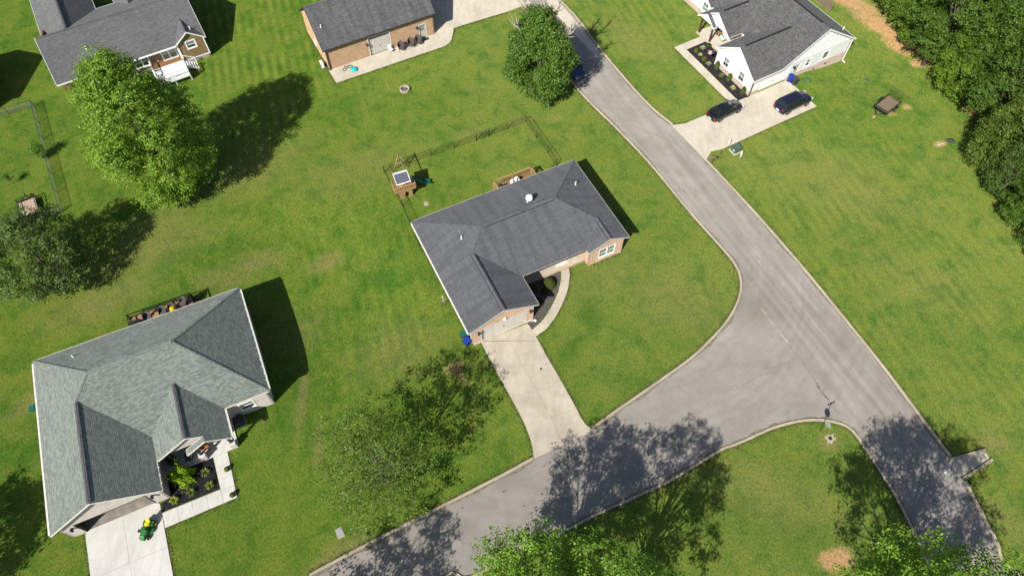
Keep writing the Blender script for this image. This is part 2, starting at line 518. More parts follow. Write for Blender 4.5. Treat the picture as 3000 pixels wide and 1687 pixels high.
def grass_material():
    t = NT('lawn_grass')
    p = t.pos()
    attr = lambda n: t.n('Attribute', attribute_name=n).outputs['Fac']
    big = t.noise(p, .055, 4, .6, .4)
    mid = t.noise(p, .42, 6, .72, .3)
    small = t.noise(p, 2.3, 5, .75, .2)
    fine = t.noise(t.mapping(p, (1, .6, 1), rot=(0, 0, .5)), 7.5, 4, .8)
    speck = t.noise(p, 21.0, 2, .7)
    # base greens: deep green to olive-yellow
    c = t.mix((.058, .130, .0130), (.106, .165, .0190), t.ramp(big, (.36, 0), (.64, 1)))
    c2 = t.mix((.086, .144, .023), (.138, .176, .038), t.ramp(big, (.36, 0), (.64, 1)))
    c = t.mix(c, c2, attr('thin'))
    c = t.mix(c, (.158, .182, .028), t.math('MULTIPLY', t.ramp(mid, (.42, 0), (.66, 1)), .65))
    c = t.mix(c, (.042, .104, .011), t.math('MULTIPLY', t.ramp(mid, (.30, 1), (.50, 0)), .8))
    c = t.mix(c, (.215, .195, .070), t.math('MULTIPLY', t.ramp(small, (.54, 0), (.74, 1)), .55))
    c = t.mix(c, (.045, .096, .010), t.math('MULTIPLY', t.ramp(small, (.30, 1), (.46, 0)), .4))
    # faint mown stripes on the lawn between the two far buildings
    sx = t.n('SeparateXYZ')
    t.l(p, sx.inputs[0])
    wob = t.math('MULTIPLY_ADD', t.noise(p, .12, 2), 2.4, 0.0)
    stripe = t.math('SINE', t.math('ADD', t.math('MULTIPLY', t.math('ADD', t.math('MULTIPLY', sx.outputs[0], .95), t.math('MULTIPLY', sx.outputs[1], .31)), 5.2), wob))
    smask = t.math('MULTIPLY', attr('mown'), t.ramp(t.noise(p, .2, 3), (.40, 0), (.62, 1)))
    c = t.mix(c, t.ramp(t.math('MULTIPLY_ADD', stripe, .5, .5), (.1, .74), (.9, 1.20)), t.math('MULTIPLY', smask, .85), 'MULTIPLY')
    edge = t.math('MULTIPLY_ADD', t.noise(p, .95, 8, .82, .3), 4.4, -2.2)
    for key, tint, lo, hi, k in (('lush', (.045, .108, .012), .10, 1.1, .65), ('dry', (.215, .180, .070), .05, 1.0, .72), ('soil', (.41, .24, .12), .34, .85, .9)):
        f = attr(key)
        m = t.math('MULTIPLY', f, t.math('ADD', 1.0, t.math('MULTIPLY', edge, 1.0 if key != 'soil' else .8)))
        c = t.mix(c, tint, t.math('MULTIPLY', t.ramp(m, (lo, 0), (hi, 1)), k))
    c = t.mix(c, t.ramp(fine, (.28, .40), (.72, 1.58)), 1, 'MULTIPLY')
    c = t.mix(c, t.ramp(speck, (.28, .62), (.72, 1.38)), 1, 'MULTIPLY')
    t.bump(t.math('ADD', t.math('MULTIPLY', fine, .8), t.math('MULTIPLY', small, .6)), .09, .6)
    return t.done(c, .95, .06)
MAT['grass'] = grass_material()

def make_ground():
    xs = np.concatenate([[-900, -400, -200, -140, -105], np.arange(-82, 82.1, .5), [105, 140, 200, 400, 900]])
    ys = np.concatenate([[-900, -300, -90, -40, -15], np.arange(3, 98.1, .5), [115, 150, 220, 450, 1200]])
    X, Y = np.meshgrid(xs, ys)
    Z = sum(a * np.exp(-(((X - cx) ** 2 + (Y - cy) ** 2) / r ** 2) ** 2) for cx, cy, r, a in DIPS)
    nx, ny = len(xs), len(ys)
    me = bpy.data.meshes.new('ground')
    idx = np.arange(nx * ny).reshape(ny, nx)
    f = np.stack([idx[:-1, :-1], idx[:-1, 1:], idx[1:, 1:], idx[1:, :-1]], -1).reshape(-1, 4)
    me.from_pydata(np.stack([X, Y, Z], -1).reshape(-1, 3).tolist(), [], f.tolist())
    me.materials.append(MAT['grass'])
    me.polygons.foreach_set('use_smooth', [True] * len(me.polygons))
    fields = {k: np.zeros_like(X) for k in ('soil', 'dry', 'lush', 'mown', 'thin')}
    for (q, a, b, rot, key, k) in PATCHES:
        dx, dy = X - q[0], Y - q[1]
        u, v = dx * math.cos(rot) + dy * math.sin(rot), -dx * math.sin(rot) + dy * math.cos(rot)
        if key == 'soil':
            a, b = a * .85, b * .85
        d = np.hypot(u / a, v / b)
        fields[key] = np.maximum(fields[key], k * np.clip((1.45 - d) / 1.1, 0, 1))
    fields['mown'] = np.clip(1.6 - np.hypot((X + 33) / 14, (Y - 78) / 17), 0, 1)
    fields['mown'] = np.maximum(fields['mown'], .7 * np.clip(1.5 - np.hypot((X - 16) / 9, (Y - 82) / 8), 0, 1))
    # the lawns right of the brick house grow thinner and paler than the left ones
    fields['thin'] = np.clip((X + .35 * (Y - 45) + 16) / 26, 0, 1) * .85
    fields['mown'] = np.maximum(fields['mown'], .55 * np.clip(1.6 - np.hypot((X - 38) / 16, (Y - 40) / 22), 0, 1))
    fields['mown'] = np.maximum(fields['mown'], .6 * np.clip(1.5 - np.hypot((X + 14) / 10, (Y - 38) / 14), 0, 1))
    for k, v in fields.items():
        at = me.attributes.new(k, 'FLOAT', 'POINT')
        at.data.foreach_set('value', v.astype(np.float32).ravel())
    o = bpy.data.objects.new('ground', me)
    col.objects.link(o)
    o['kind'] = 'structure'
make_ground()

def smooth_line(pts, n=6):
    # Catmull-Rom through the surveyed points
    out = []
    P = [Vector(p) for p in pts]
    for i in range(len(P) - 1):
        p0, p1, p2, p3 = P[max(i - 1, 0)], P[i], P[i + 1], P[min(i + 2, len(P) - 1)]
        for k in range(n):
            t = k / n
            out.append(tuple(.5 * ((2 * p1) + (-p0 + p2) * t + (2 * p0 - 5 * p1 + 4 * p2 - p3) * t * t + (-p0 + 3 * p1 - 3 * p2 + p3) * t ** 3)))
    out.append(tuple(P[-1]))
    return out

# surveyed road edges
E_left = [(-22.0, 108.0), (1.46, 85.58), (5.22, 76.04), (8.89, 67.58), (13.15, 60.88), (16.65, 55.02), (20.14, 48.14), (22.41, 44.08), (23.98, 41.06), (24.33, 38.78), (23.70, 36.48), (22.26, 34.11), (20.28, 31.93), (17.71, 29.60), (13.86, 26.86), (10.18, 24.35), (7.49, 22.40)]
E_left2 = [(1.91, 19.60), (-1.26, 17.87), (-5.28, 15.82), (-8.99, 13.93), (-13.22, 11.76), (-16.97, 9.76)]
E_left3 = [(-30.0, -7.5), (-60., -26.)]
E_low = [(-60., -35.), (-24., -15.0), (-7.68, 7.83), (-3.62, 9.71), (0.29, 11.47), (4.07, 13.24), (7.26, 14.80), (10.88, 16.32), (14.24, 17.83), (18.68, 20.33), (20.51, 21.02), (22.36, 21.79), (24.24, 22.56), (26.08, 23.07), (27.52, 23.29), (28.92, 23.30), (30.26, 23.09), (31.34, 22.57), (31.96, 21.67), (32.55, 20.12), (33.11, 18.54), (33.98, 15.89), (34.69, 12.47), (35.72, 8.51), (44., -8.), (60., -32.)]
E_right = [(71., -32.), (55.0, -6.0), (51.2, .2), (41.95, 9.49), (41.09, 12.47), (40.29, 17.41)]
E_right2 = [(39.77, 19.51), (38.18, 23.61), (36.25, 28.55), (33.81, 34.14), (31.40, 39.49), (28.72, 45.02), (25.77, 50.71), (23.09, 55.61)]
E_right3 = [(19.83, 61.51), (16.84, 65.71), (12.04, 75.20), (6.78, 86.31), (-11.0, 112.0)]
sm = lambda p: smooth_line(p, 5)

MAIN_C = (*(27.91, 42.08), 0)
_a, _b = (25.77, 50.71), (36.25, 28.55)
MAIN_A = math.atan2(_b[1] - _a[1], _b[0] - _a[0])
WORN_C = (*(25.15, 35.60), .03)
def asphalt():
    t = NT('old_asphalt')
    p = t.pos()
    base = t.mix((.240, .217, .191), (.296, .270, .241), t.ramp(t.noise(p, .3, 5, .65, .2), (.34, 0), (.66, 1)))
    # worn wheel paths sweeping round the junction (rings about the inner corner)
    v = t.n('VectorMath', operation='SUBTRACT')
    t.l(p, v.inputs[0])
    v.inputs[1].default_value = (8., 44., 0)
    ln = t.n('VectorMath', operation='LENGTH')
    t.l(v.outputs[0], ln.inputs[0])
    cb = t.n('CombineXYZ')
    t.l(t.math('ADD', ln.outputs['Value'], t.math('MULTIPLY', t.noise(p, .09, 3), 5.0)), cb.inputs[0])
    band = t.noise(cb.outputs[0], .55, 5, .65)
    base = t.mix(base, t.ramp(band, (.34, .87), (.66, 1.08)), 1, 'MULTIPLY')
    # straight wheel tracks along the main road
    rot = t.n('VectorRotate', rotation_type='Z_AXIS')
    t.l(p, rot.inputs['Vector'])
    rot.inputs['Center'].default_value = MAIN_C
    rot.inputs['Angle'].default_value = -MAIN_A
    sp = t.n('SeparateXYZ')
    t.l(rot.outputs[0], sp.inputs[0])
    off_ = t.math('ABSOLUTE', t.math('SUBTRACT', sp.outputs[1], MAIN_C[1]))
    lane_m = t.ramp(t.math('MULTIPLY', off_, .1), (.36, 1), (.52, 0))
    st = t.noise(t.mapping(rot.outputs[0], (.035, 1.0, 1)), 1.15, 4, .6)
    base = t.mix(base, t.ramp(st, (.36, .86), (.64, 1.10)), lane_m, 'MULTIPLY')
    # darker worn corner at the mouth of the side road
    v2 = t.n('VectorMath', operation='DISTANCE')
    t.l(p, v2.inputs[0])
    v2.inputs[1].default_value = WORN_C
    dd = t.math('ADD', v2.outputs['Value'], t.math('MULTIPLY', t.noise(p, .5, 4), 3.0))
    base = t.mix(base, (.165, .145, .122), t.math('MULTIPLY', t.ramp(t.math('MULTIPLY', dd, .1), (.18, 1), (.52, 0)), .55))
    base = t.mix(base, t.ramp(t.noise(p, 1.3, 6, .72), (.3, .93), (.7, 1.05)), 1, 'MULTIPLY')
    base = t.mix(base, t.ramp(t.noise(p, 20, 3, .75), (.3, .86), (.7, 1.12)), 1, 'MULTIPLY')
    t.bump(t.noise(p, 60, 3, .7), .008, .6)
    return t.done(base, .92, .2)
MAT['asphalt'] = asphalt()
road_poly = sm(E_left) + sm(E_left2) + E_left3 + sm(E_low) + sm(E_right) + sm(E_right2) + sm(E_right3)
rd = MB()
tri = tessellate_polygon([[Vector((p[0], p[1], 0)) for p in road_poly]])
fs = []
for t3 in tri:
    A, B, C3 = (road_poly[i] for i in t3)
    cr = (B[0] - A[0]) * (C3[1] - A[1]) - (B[1] - A[1]) * (C3[0] - A[0])
    fs.append(tuple(t3) if cr > 0 else tuple(t3)[::-1])
rd.add([(p[0], p[1], .03) for p in road_poly], fs)
road = rd.build('road', MAT['asphalt'], kind='structure')

def ribbon(path, w0, w1, z0, z1, name, mat, parent=None, **kw):
    # swept kerb: from offset w0 to w1 on the left of the path
    P = [Vector((p[0], p[1])) for p in path]
    pts, f = [], []
    for i, p in enumerate(P):
        d = (P[min(i + 1, len(P) - 1)] - P[max(i - 1, 0)]).normalized()
        n = Vector((-d.y, d.x))
        wob = rng.uniform(-.012, .012)
        for o, z in ((w0, z0), (w0 + (.04 if w1 > w0 else -.04), z1), (w1, z1 - .01 + wob * .3), (w1, z0)):
            q = p + n * (o + wob)
            pts.append((q.x, q.y, z + tz(q.x, q.y)))
    for i in range(len(P) - 1):
        for k in range(4):
            k2 = (k + 1) % 4
            f.append((i * 4 + k, (i + 1) * 4 + k, (i + 1) * 4 + k2, i * 4 + k2))
    f += [(0, 1, 2, 3), tuple(len(pts) - 4 + k for k in (3, 2, 1, 0))]
    m = MB()
    m.add([p for p in pts], f)
    return m.build(name, mat, parent, **kw)
# kerbs lie on the grass side of the surveyed edges
def kerb(path, side):
    k = ribbon(path, -.02 * side, .22 * side, -.05, .13, 'kerb', MAT['kerb'], road)
    ribbon(path, .215 * side, .36 * side, -.06, .018, 'worn_verge', MAT['lawn_edge'], road)
    return k
kerb(sm(E_left), -1); kerb(sm(E_left2), -1)
kerb(sm(E_low), -1)
kerb(sm(E_right), -1); kerb(sm(E_right2), -1); kerb(sm(E_right3), -1)
# silt and grit gathered in the gutters
MAT['grit'] = plain('gutter_grit', (.20, .175, .135), .95, .45, 4)
def grit(path, side):
    P = [Vector(p) for p in smooth_line(path, 8)]
    pts, f = [], []
    for i, p in enumerate(P):
        d = (P[min(i + 1, len(P) - 1)] - P[max(i - 1, 0)]).normalized()
        n = Vector((-d.y, d.x)) * side
        w_ = .06 + .22 * abs(math.sin(i * .37) * math.sin(i * .11 + 1)) + rng.uniform(0, .08)
        pts += [(*(p - n * .02), .0345), (*(p + n * w_), .0335)]
    for i in range(len(P) - 1):
        f.append((2 * i, 2 * i + 1, 2 * i + 3, 2 * i + 2))
    MB().add(pts, f).build('gutter_grit', MAT['grit'], road)
for e_ in (E_left, E_left2, E_low, E_right, E_right2, E_right3):
    grit(e_, 1)
# sealed seams and cracks across the mouth of the side road
def seam(path, w, mat):
    P = [Vector(p) for p in smooth_line(path, 7)]
    m, pts, f = MB(), [], []
    for i, p in enumerate(P):
        d = (P[min(i + 1, len(P) - 1)] - P[max(i - 1, 0)]).normalized()
        n = Vector((-d.y, d.x))
        c = p + n * rng.uniform(-.07, .07)
        ww = w * rng.uniform(.35, 1.2)
        pts += [(*(c + n * ww), .036), (*(c - n * ww), .036)]
    for i in range(len(P) - 1):
        f.append((2 * i, 2 * i + 1, 2 * i + 3, 2 * i + 2))
    m.add(pts, f)
    return m.build('crack', mat, road)
MAT['tar'] = plain('crack_tar', (.19, .17, .145), .9, .4, 6)
MAT['wet'] = plain('silt_stain', (.17, .148, .11), .9, .5, 3)
MAT['pale_seam'] = plain('pale_seam', (.42, .385, .33), .9, .3, 3)
seam([(25.65, 35.47), (26.49, 33.50), (27.16, 32.21), (27.68, 31.16)], .05, MAT['pale_seam'])
seam([(27.68, 31.16), (28.28, 29.72), (29.00, 28.12), (29.38, 27.03)], .035, MAT['tar'])
seam([(29.38, 27.03), (29.61, 26.16), (29.92, 25.59), (30.18, 25.21)], .10, MAT['wet'])
seam([(30.11, 25.30), (30.39, 24.64), (30.76, 23.71)], .05, MAT['tar'])
seam([(28.30, 29.82), (26.05, 28.73), (23.43, 27.36), (21.07, 26.21)], .02, MAT['tar'])
seam([(30.15, 35.44), (31.77, 31.98), (33.29, 27.89), (34.64, 24.43), (35.45, 21.87), (36.41, 18.39)], .02, MAT['tar'])
seam([(26.40, 42.09), (28.12, 38.01), (30.24, 32.78)], .02, MAT['tar'])
seam([(26.46, 41.31), (27.60, 39.51)], .05, MAT['pale_seam'])
cr_ = random.Random(21)
for st, hd, L_ in (((19.43, 54.69), -.9, 7), ((25.01, 46.42), -.95, 6), ((27.94, 29.67), -2.2, 6), ((17.21, 23.52), -2.7, 7), ((11.30, 20.48), -2.6, 6), ((32.69, 25.44), -1.0, 8), ((37.04, 17.78), -1.05, 7), ((25.10, 25.48), 2.9, 5), ((2.06, 15.16), -2.6, 6), ((14.73, 64.66), -.8, 6)):
    p_, a_, path_ = Vector(st), hd, [st]
    for k in range(int(L_ / .8)):
        a_ += cr_.uniform(-.35, .35)
        p_ = p_ + Vector((math.cos(a_), math.sin(a_))) * .8
        path_.append(tuple(p_))
        if cr_.random() < .3:
            b_ = a_ + cr_.choice((-1, 1)) * cr_.uniform(.6, 1.2)
            seam([tuple(p_), tuple(p_ + Vector((math.cos(b_), math.sin(b_))) * .9), tuple(p_ + Vector((math.cos(b_ + .3), math.sin(b_ + .3))) * 1.7)], .012, MAT['tar'])
    seam(path_, .012, MAT['tar'])
MAT['oil'] = plain('oil_drip', (.10, .09, .08), .7, .3, 5)
for q_ in ((-0.83, 16.72), (-0.64, 16.78), (-4.44, 15.29), (0.95, 15.42), (0.30, 12.76), (28.95, 36.06), (19.87, 51.05)):
    MB().prism([(q_[0] + cr_.uniform(.05, .10) * math.cos(k * .7), q_[1] + cr_.uniform(.05, .10) * math.sin(k * .7)) for k in range(9)], .03, .0375).build('oil_spot', MAT['oil'], road)
# pale concrete lane patch at the far end of the road
lane = MB()
lane.prism([(4.83, 85.81), (11.55, 73.75), (11.95, 75.13), (10.46, 78.39), (7.83, 83.93), (6.75, 86.22), (5.42, 89.48), (3.93, 89.50)], .02, .042)
lane.build('lane_slab', MAT['conc_h5'], road)

# ---- concrete slabs laid between two edge lines
def lerp2(a, b, t):
    return (a[0] + (b[0] - a[0]) * t, a[1] + (b[1] - a[1]) * t)
def resample(path, n):
    P = [Vector(p) for p in path]
    L = [0]
    for i in range(1, len(P)):
        L.append(L[-1] + (P[i] - P[i - 1]).length)
    out = []
    for k in range(n + 1):
        s = L[-1] * k / n
        i = max(j for j in range(len(L)) if L[j] <= s + 1e-9)
        i = min(i, len(P) - 2)
        t = (s - L[i]) / (L[i + 1] - L[i])
        out.append(tuple(P[i].lerp(P[i + 1], t)))
    return out
def slabs(root, left, right, nlong, nlat, z, mat, gap=.012, sub=3, th=.10):
    # nlong slabs along the edges, each following the edge with sub steps
    Lp, Rp = resample(left, nlong * sub), resample(right, nlong * sub)
    for i in range(nlong):
        for j in range(nlat):
            a, b = j / nlat, (j + 1) / nlat
            lo = [lerp2(Lp[i * sub + k], Rp[i * sub + k], a) for k in range(sub + 1)]
            hi = [lerp2(Lp[i * sub + k], Rp[i * sub + k], b) for k in range(sub + 1)]
            poly = lo + hi[::-1]
            cx = sum(p[0] for p in poly) / len(poly); cy = sum(p[1] for p in poly) / len(poly)
            q = []
            for p in poly:
                d = math.hypot(p[0] - cx, p[1] - cy)
                f = 1 - gap * 1.3 / d
                q.append((cx + (p[0] - cx) * f, cy + (p[1] - cy) * f))
            dz = rng.uniform(-.004, .004)
            MB().prism(q, z - th, z + dz).build('slab', mat, root)
    MB().prism([tuple(p) for p in Lp] + [tuple(p) for p in Rp[::-1]], z - th - .02, z - .012).build('joint_bed', MAT['joint'], root)

dw1 = structure('driveway')
dw1['label'] = 'cream concrete driveway of the slate-roofed brick house'
slabs(dw1, [(-3.20, 31.67), (-1.92, 29.03), (-0.74, 26.74), (0.39, 24.53), (1.11, 22.99), (1.53, 21.83), (1.82, 20.69), (1.92, 19.64)],
      [(2.66, 31.64), (3.56, 29.65), (4.48, 27.84), (5.33, 26.03), (6.05, 24.50), (6.34, 23.73), (6.74, 22.96), (7.50, 22.28)], 4, 2, .07, MAT['conc_warm'])
slabs(dw1, [(-3.15, 31.57), (-3.22, 31.70)], [(1.60, 33.67), (2.65, 31.66)], 1, 2, .072, MAT['conc_warm'], sub=1)
seamring = MB().lathe([(.11, .0), (.11, .012), (.09, .018)], 12, (*(2.80, 28.59), .068)).build('cleanout_cap', MAT['charcoal'], dw1)
wk1 = structure('walkway')
slabs(wk1, [(5.26, 40.08), (5.23, 39.04), (4.87, 37.45), (4.32, 36.16), (3.61, 34.78), (2.93, 33.78), (1.97, 32.91)],
      [(6.09, 40.45), (6.19, 39.57), (5.88, 37.71), (5.31, 36.16), (4.53, 34.52), (3.45, 32.98), (2.38, 32.18)], 6, 1, .06, MAT['conc_warm'], sub=2)

# side drain running off the road
fl = structure('drain_flume')
MB().prism([(39.56, 19.42), (43.09, 20.35), (43.33, 19.47), (39.93, 17.68)], -.1, .045).build('channel_floor', MAT['conc_h3'], fl)
ribbon([(43.16, 20.41), (41.20, 19.89), (39.63, 19.52)], 0, .2, -.1, .2, 'channel_wall', MAT['kerb'], fl)
ribbon([(39.97, 17.66), (41.68, 18.56), (43.42, 19.47)], 0, -.28, -.1, .2, 'channel_wall', MAT['kerb'], fl)
gm = MB()
gc = (39.62, 18.71)
for k in range(9):
    r = .25 + .12 * k
    gm.tube([(gc[0] + r * math.cos(a) * .9, gc[1] + r * math.sin(a) * .75, .05) for a in [R(d) for d in range(110, 260, 15)]], .022, 4)
gm.build('drain_grate', MAT['galv'], fl)

# ================================================================== HOUSE KIT
def roof(parent, polys, mat, fascia, th=.13, fz=.17, fascia_w=.03, name='roof', lights=False):
    # polys: lists of 3D points; slabs share edges, free edges get a fascia board
    m = MB()
    edges = {}
    key = lambda p: (round(p[0], 2), round(p[1], 2), round(p[2], 2))
    for poly in polys:
        q = [Vector(p) for p in poly]
        n = Vector((0, 0, 0))
        for i in range(len(q)):
            n += q[i].cross(q[(i + 1) % len(q)])
        if n.z < 0:
            q = q[::-1]
        k = len(q)
        tri = tessellate_polygon([[Vector((p.x, p.y, 0)) for p in q]]) if k > 3 else [(0, 1, 2)]
        m.add(q, [tuple(range(k))])
        m.add([p - Vector((0, 0, th)) for p in q], [tuple(range(k))[::-1]])
        for i in range(k):
            a, b = q[i], q[(i + 1) % k]
            ka, kb = key(a), key(b)
            if (kb, ka) in edges:
                del edges[(kb, ka)]
            else:
                edges[(ka, kb)] = (a, b)
    fb = MB()
    for a, b in edges.values():
        d = (b - a)
        out = Vector((d.y, -d.x, 0)).normalized()
        up = Vector((0, 0, 1))
        m.add([a, b, b - up * th, a - up * th], [(0, 3, 2, 1)])
        o1, o2 = out * .004, out * (.004 + fascia_w)
        p = [a + o1 + up * .012, b + o1 + up * .012, b + o1 - up * fz, a + o1 - up * fz, a + o2 + up * .012, b + o2 + up * .012, b + o2 - up * fz, a + o2 - up * fz]
        fb.add(p, [(0, 1, 5, 4), (4, 5, 6, 7), (3, 7, 6, 2), (0, 4, 7, 3), (1, 2, 6, 5), (0, 3, 2, 1)])
    r = m.build(name, mat, parent)
    fb.build('fascia', fascia, r)
    return r
def ridge_cap(rf, a, b, mat, w=.16, up=.03, name='ridge_vent', h=.07):
    a, b = Vector(a), Vector(b)
    d = (b - a).normalized()
    s = d.cross(Vector((0, 0, 1))).normalized()
    z = Vector((0, 0, 1))
    m = MB()
    p = [a - s * w - z * .05, a - s * w + z * .0 , a - s * .02 + z * h, a + s * .02 + z * h, a + s * w + z * .0, a + s * w - z * .05]
    q = [v + (b - a) for v in p]
    m.add(p + q, [(0, 1, 2, 3, 4, 5), (11, 10, 9, 8, 7, 6)] + [(i, i + 6, (i + 1) % 6 + 6, (i + 1) % 6) for i in range(6)])
    return m.build(name, mat, rf)
def hip_cap(rf, pts, mat):
    for a, b in pts:
        m = MB()
        a, b = Vector(a), Vector(b)
        d = (b - a)
        n = max(2, int(d.length / .25))
        s = d.normalized().cross(Vector((0, 0, 1))).normalized()
        z = Vector((0, 0, 1))
        v, f = [], []
        for i in range(n + 1):
            p0 = a + d * (i / n)
            lift = z * (.014 + .012 * (i % 2))
            v += [p0 - s * .14 - z * .035 + lift, p0 + z * .02 + lift, p0 + s * .14 - z * .035 + lift]
            if i:
                k = 3 * i
                f += [(k - 3, k - 2, k + 1, k), (k - 2, k - 1, k + 2, k + 1)]
        m.add(v, f)
        m.build('hip_cap', mat, rf)
def vent_pipe(rf, x, y, z, h=.45, r=.06):
    m = MB().tube([(x, y, z - .1), (x, y, z + h)], r, 10)
    o = m.build('vent_pipe', MAT['plastic_white'], rf)
    MB().lathe([(.16, 0), (.15, .03), (r + .01, .12)], 10, (x, y, z - .02)).build('flashing', MAT['galv'], rf)
    return o
def wall_x(m, x0, x1, y, out, z0, z1, holes=(), th=.2):
    # wall along x whose outer face is at y; out = -1 faces -y, +1 faces +y
    ya, yb = (y, y + th) if out < 0 else (y - th, y)
    x = x0
    for a, b, c, d in sorted(holes):
        if a > x: m.box(x, a, ya, yb, z0, z1)
        if c > z0: m.box(a, b, ya, yb, z0, c)
        if d < z1: m.box(a, b, ya, yb, d, z1)
        x = b
    if x < x1: m.box(x, x1, ya, yb, z0, z1)
def wall_y(m, y0, y1, x, out, z0, z1, holes=(), th=.2):
    xa, xb = (x, x + th) if out < 0 else (x - th, x)
    y = y0
    for a, b, c, d in sorted(holes):
        if a > y: m.box(xa, xb, y, a, z0, z1)
        if c > z0: m.box(xa, xb, a, b, z0, c)
        if d < z1: m.box(xa, xb, a, b, d, z1)
        y = b
    if y < y1: m.box(xa, xb, y, y1, z0, z1)
def window(parent, c, t, n, w, h, frame, glass, cols=2, mid=True, munt=0, trim=.09, name='window', trimd=.035, label=None):
    # c = lower left corner of the opening on the wall's outer face
    m = MB()
    m.obox(c, t, n, -trim, w + trim, h, h + trim * 1.15, -.02, trimd)
    m.obox(c, t, n, -trim, w + trim, -trim * .9, 0, -.02, trimd + .03)
    m.obox(c, t, n, -trim, 0, 0, h, -.02, trimd)
    m.obox(c, t, n, w, w + trim, 0, h, -.02, trimd)
    for k in range(1, cols):
        x = w * k / cols
        m.obox(c, t, n, x - .045, x + .045, 0, h, -.07, .01)
    o = m.build(name, frame, parent)
    if label:
        o['label'] = label
    for k in range(cols):
        a0, a1 = w * k / cols + (.045 if k else 0), w * (k + 1) / cols - (.045 if k < cols - 1 else 0)
        s = MB()
        s.obox(c, t, n, a0, a0 + .04, 0, h, -.06, -.012); s.obox(c, t, n, a1 - .04, a1, 0, h, -.06, -.012)
        s.obox(c, t, n, a0 + .04, a1 - .04, h - .04, h, -.06, -.012); s.obox(c, t, n, a0 + .04, a1 - .04, 0, .05, -.06, -.012)
        if mid:
            s.obox(c, t, n, a0 + .04, a1 - .04, h / 2 - .03, h / 2 + .03, -.06, -.008)
        for i in range(munt):
            x = a0 + (a1 - a0) * (i + 1) / (munt + 1)
            s.obox(c, t, n, x - .012, x + .012, .05, h - .04, -.055, -.02)
        s.build('sash', frame, o)
        if mid:
            MB().obox(c, t, n, a0 + .04, a1 - .04, h / 2 + .03, h - .04, -.05, -.035).build('pane', MAT['glass_green'], o)
            MB().obox(c, t, n, a0 + .04, a1 - .04, .05, h / 2 - .03, -.055, -.04).build('pane', glass, o)
        else:
            MB().obox(c, t, n, a0 + .04, a1 - .04, .05, h - .04, -.05, -.035).build('pane', glass, o)
    return o
def panel_door(parent, c, t, n, w, h, rows, mat, cols=1, depth=-.14, lites=None, name='garage_door'):
    o = MB().obox(c, t, n, 0, w, 0, h, depth - .05, depth - .02).build(name, mat, parent)
    rh = h / rows
    for i in range(rows):
        for j in range(cols):
            cw = w / cols
            m = MB().obox(c, t, n, j * cw + .006, (j + 1) * cw - .006, i * rh + .008, (i + 1) * rh - .008, depth - .02, depth)
            m.obox(c, t, n, j * cw + .09, (j + 1) * cw - .09, i * rh + .09, (i + 1) * rh - .09, depth, depth + .012)
            m.build('panel', mat, o)
    if lites:
        for a in lites:
            MB().obox(c, t, n, a, a + .26, h - rh + .16, h - .16, depth + .012, depth + .022).build('pane', MAT['glass'], o)
    MB().obox(c, t, n, w * .5 - .07, w * .5 + .07, h * .36, h * .40, depth + .012, depth + .05).build('handle', MAT['charcoal'], o)
    return o
def lantern(parent, c, n, name='lantern'):
    c, n = Vector(c), Vector(n)
    m = MB()
    m.cbox(c + n * .03, (.12, .12, .3))
    p = c + n * .22
    m.lathe([(.05, -.2), (.1, -.1), (.1, .12), (.14, .14), (.03, .26)], 8, p)
    m.tube([c + n * .03 + Vector((0, 0, .1)), c + n * .15 + Vector((0, 0, .3)), p + Vector((0, 0, .24))], .018, 5)
    return m.build(name, MAT['black'], parent)
def downspout(parent, x, y, z0, z1, mat, name='downspout', foot=(0, -.4)):
    m = MB()
    m.cbox((x, y, (z0 + z1) / 2), (.09, .09, z1 - z0))
    m.cbox((x + foot[0] / 2, y + foot[1] / 2, z0 + .06), (max(.09, abs(foot[0])), max(.09, abs(foot[1])), .09))
    return m.build(name, mat, parent)

# ================================================================== HOUSE 1: brick house with slate-grey roof
h1 = thing('brick_house', 'tan brick house with slate grey hip roof at the street corner', 'house', (-10.735, 44.462, 0), .452)
D1, L1_, WG, LG, WB, LB, E1, S1 = 11.44, 19.83, 7.55, 3.67, 4.86, .575, 3.02, .461
e, s = E1, S1
RL, RR, FL, FR = (0, 0, e), (L1_, 0, e), (0, -D1 - LG, e), (L1_, -D1 - LB, e)
GR, GI = (WG, -D1 - LG, e), (WG, -D1, e)
GF, GB = (WG / 2, -D1 - LG, e + s * WG / 2), (WG / 2, -D1 + WG / 2, e + s * WG / 2)
ML, MR = (D1 / 2, -D1 / 2, e + s * D1 / 2), (L1_ - D1 / 2, -D1 / 2, e + s * D1 / 2)
BB, BF = (L1_ - WB / 2, -D1 + WB / 2, e + s * WB / 2), (L1_ - WB / 2, -D1 - LB, e + s * WB / 2)
BL, BI = (L1_ - WB, -D1 - LB, e), (L1_ - WB, -D1, e)
r1 = roof(h1, [[RL, RR, MR, ML], [RL, ML, GB, GF, FL], [RR, FR, BF, BB, MR], [ML, MR, BB, BI, GI, GB], [GB, GI, GR, GF], [BB, BF, BL, BI]], MAT['sh1'], MAT['fascia'])
v3 = lambda a, b, t: tuple(Vector(a).lerp(Vector(b), t))
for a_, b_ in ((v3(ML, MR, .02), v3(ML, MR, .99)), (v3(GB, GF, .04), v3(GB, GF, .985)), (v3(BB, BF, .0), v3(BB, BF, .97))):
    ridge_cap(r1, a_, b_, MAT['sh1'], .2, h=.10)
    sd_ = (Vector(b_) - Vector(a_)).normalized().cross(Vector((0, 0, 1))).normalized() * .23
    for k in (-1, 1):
        MB().tube([Vector(a_) + sd_ * k - Vector((0, 0, .06)), Vector(b_) + sd_ * k - Vector((0, 0, .06))], .032, 5).build('vent_shadow_line', MAT['black'], r1)  # black strips drawn in for the shadow lines along both vent edges
hip_cap(r1, [(RL, ML), (RR, MR), (GB, ML), (BB, MR)], MAT['sh1'])
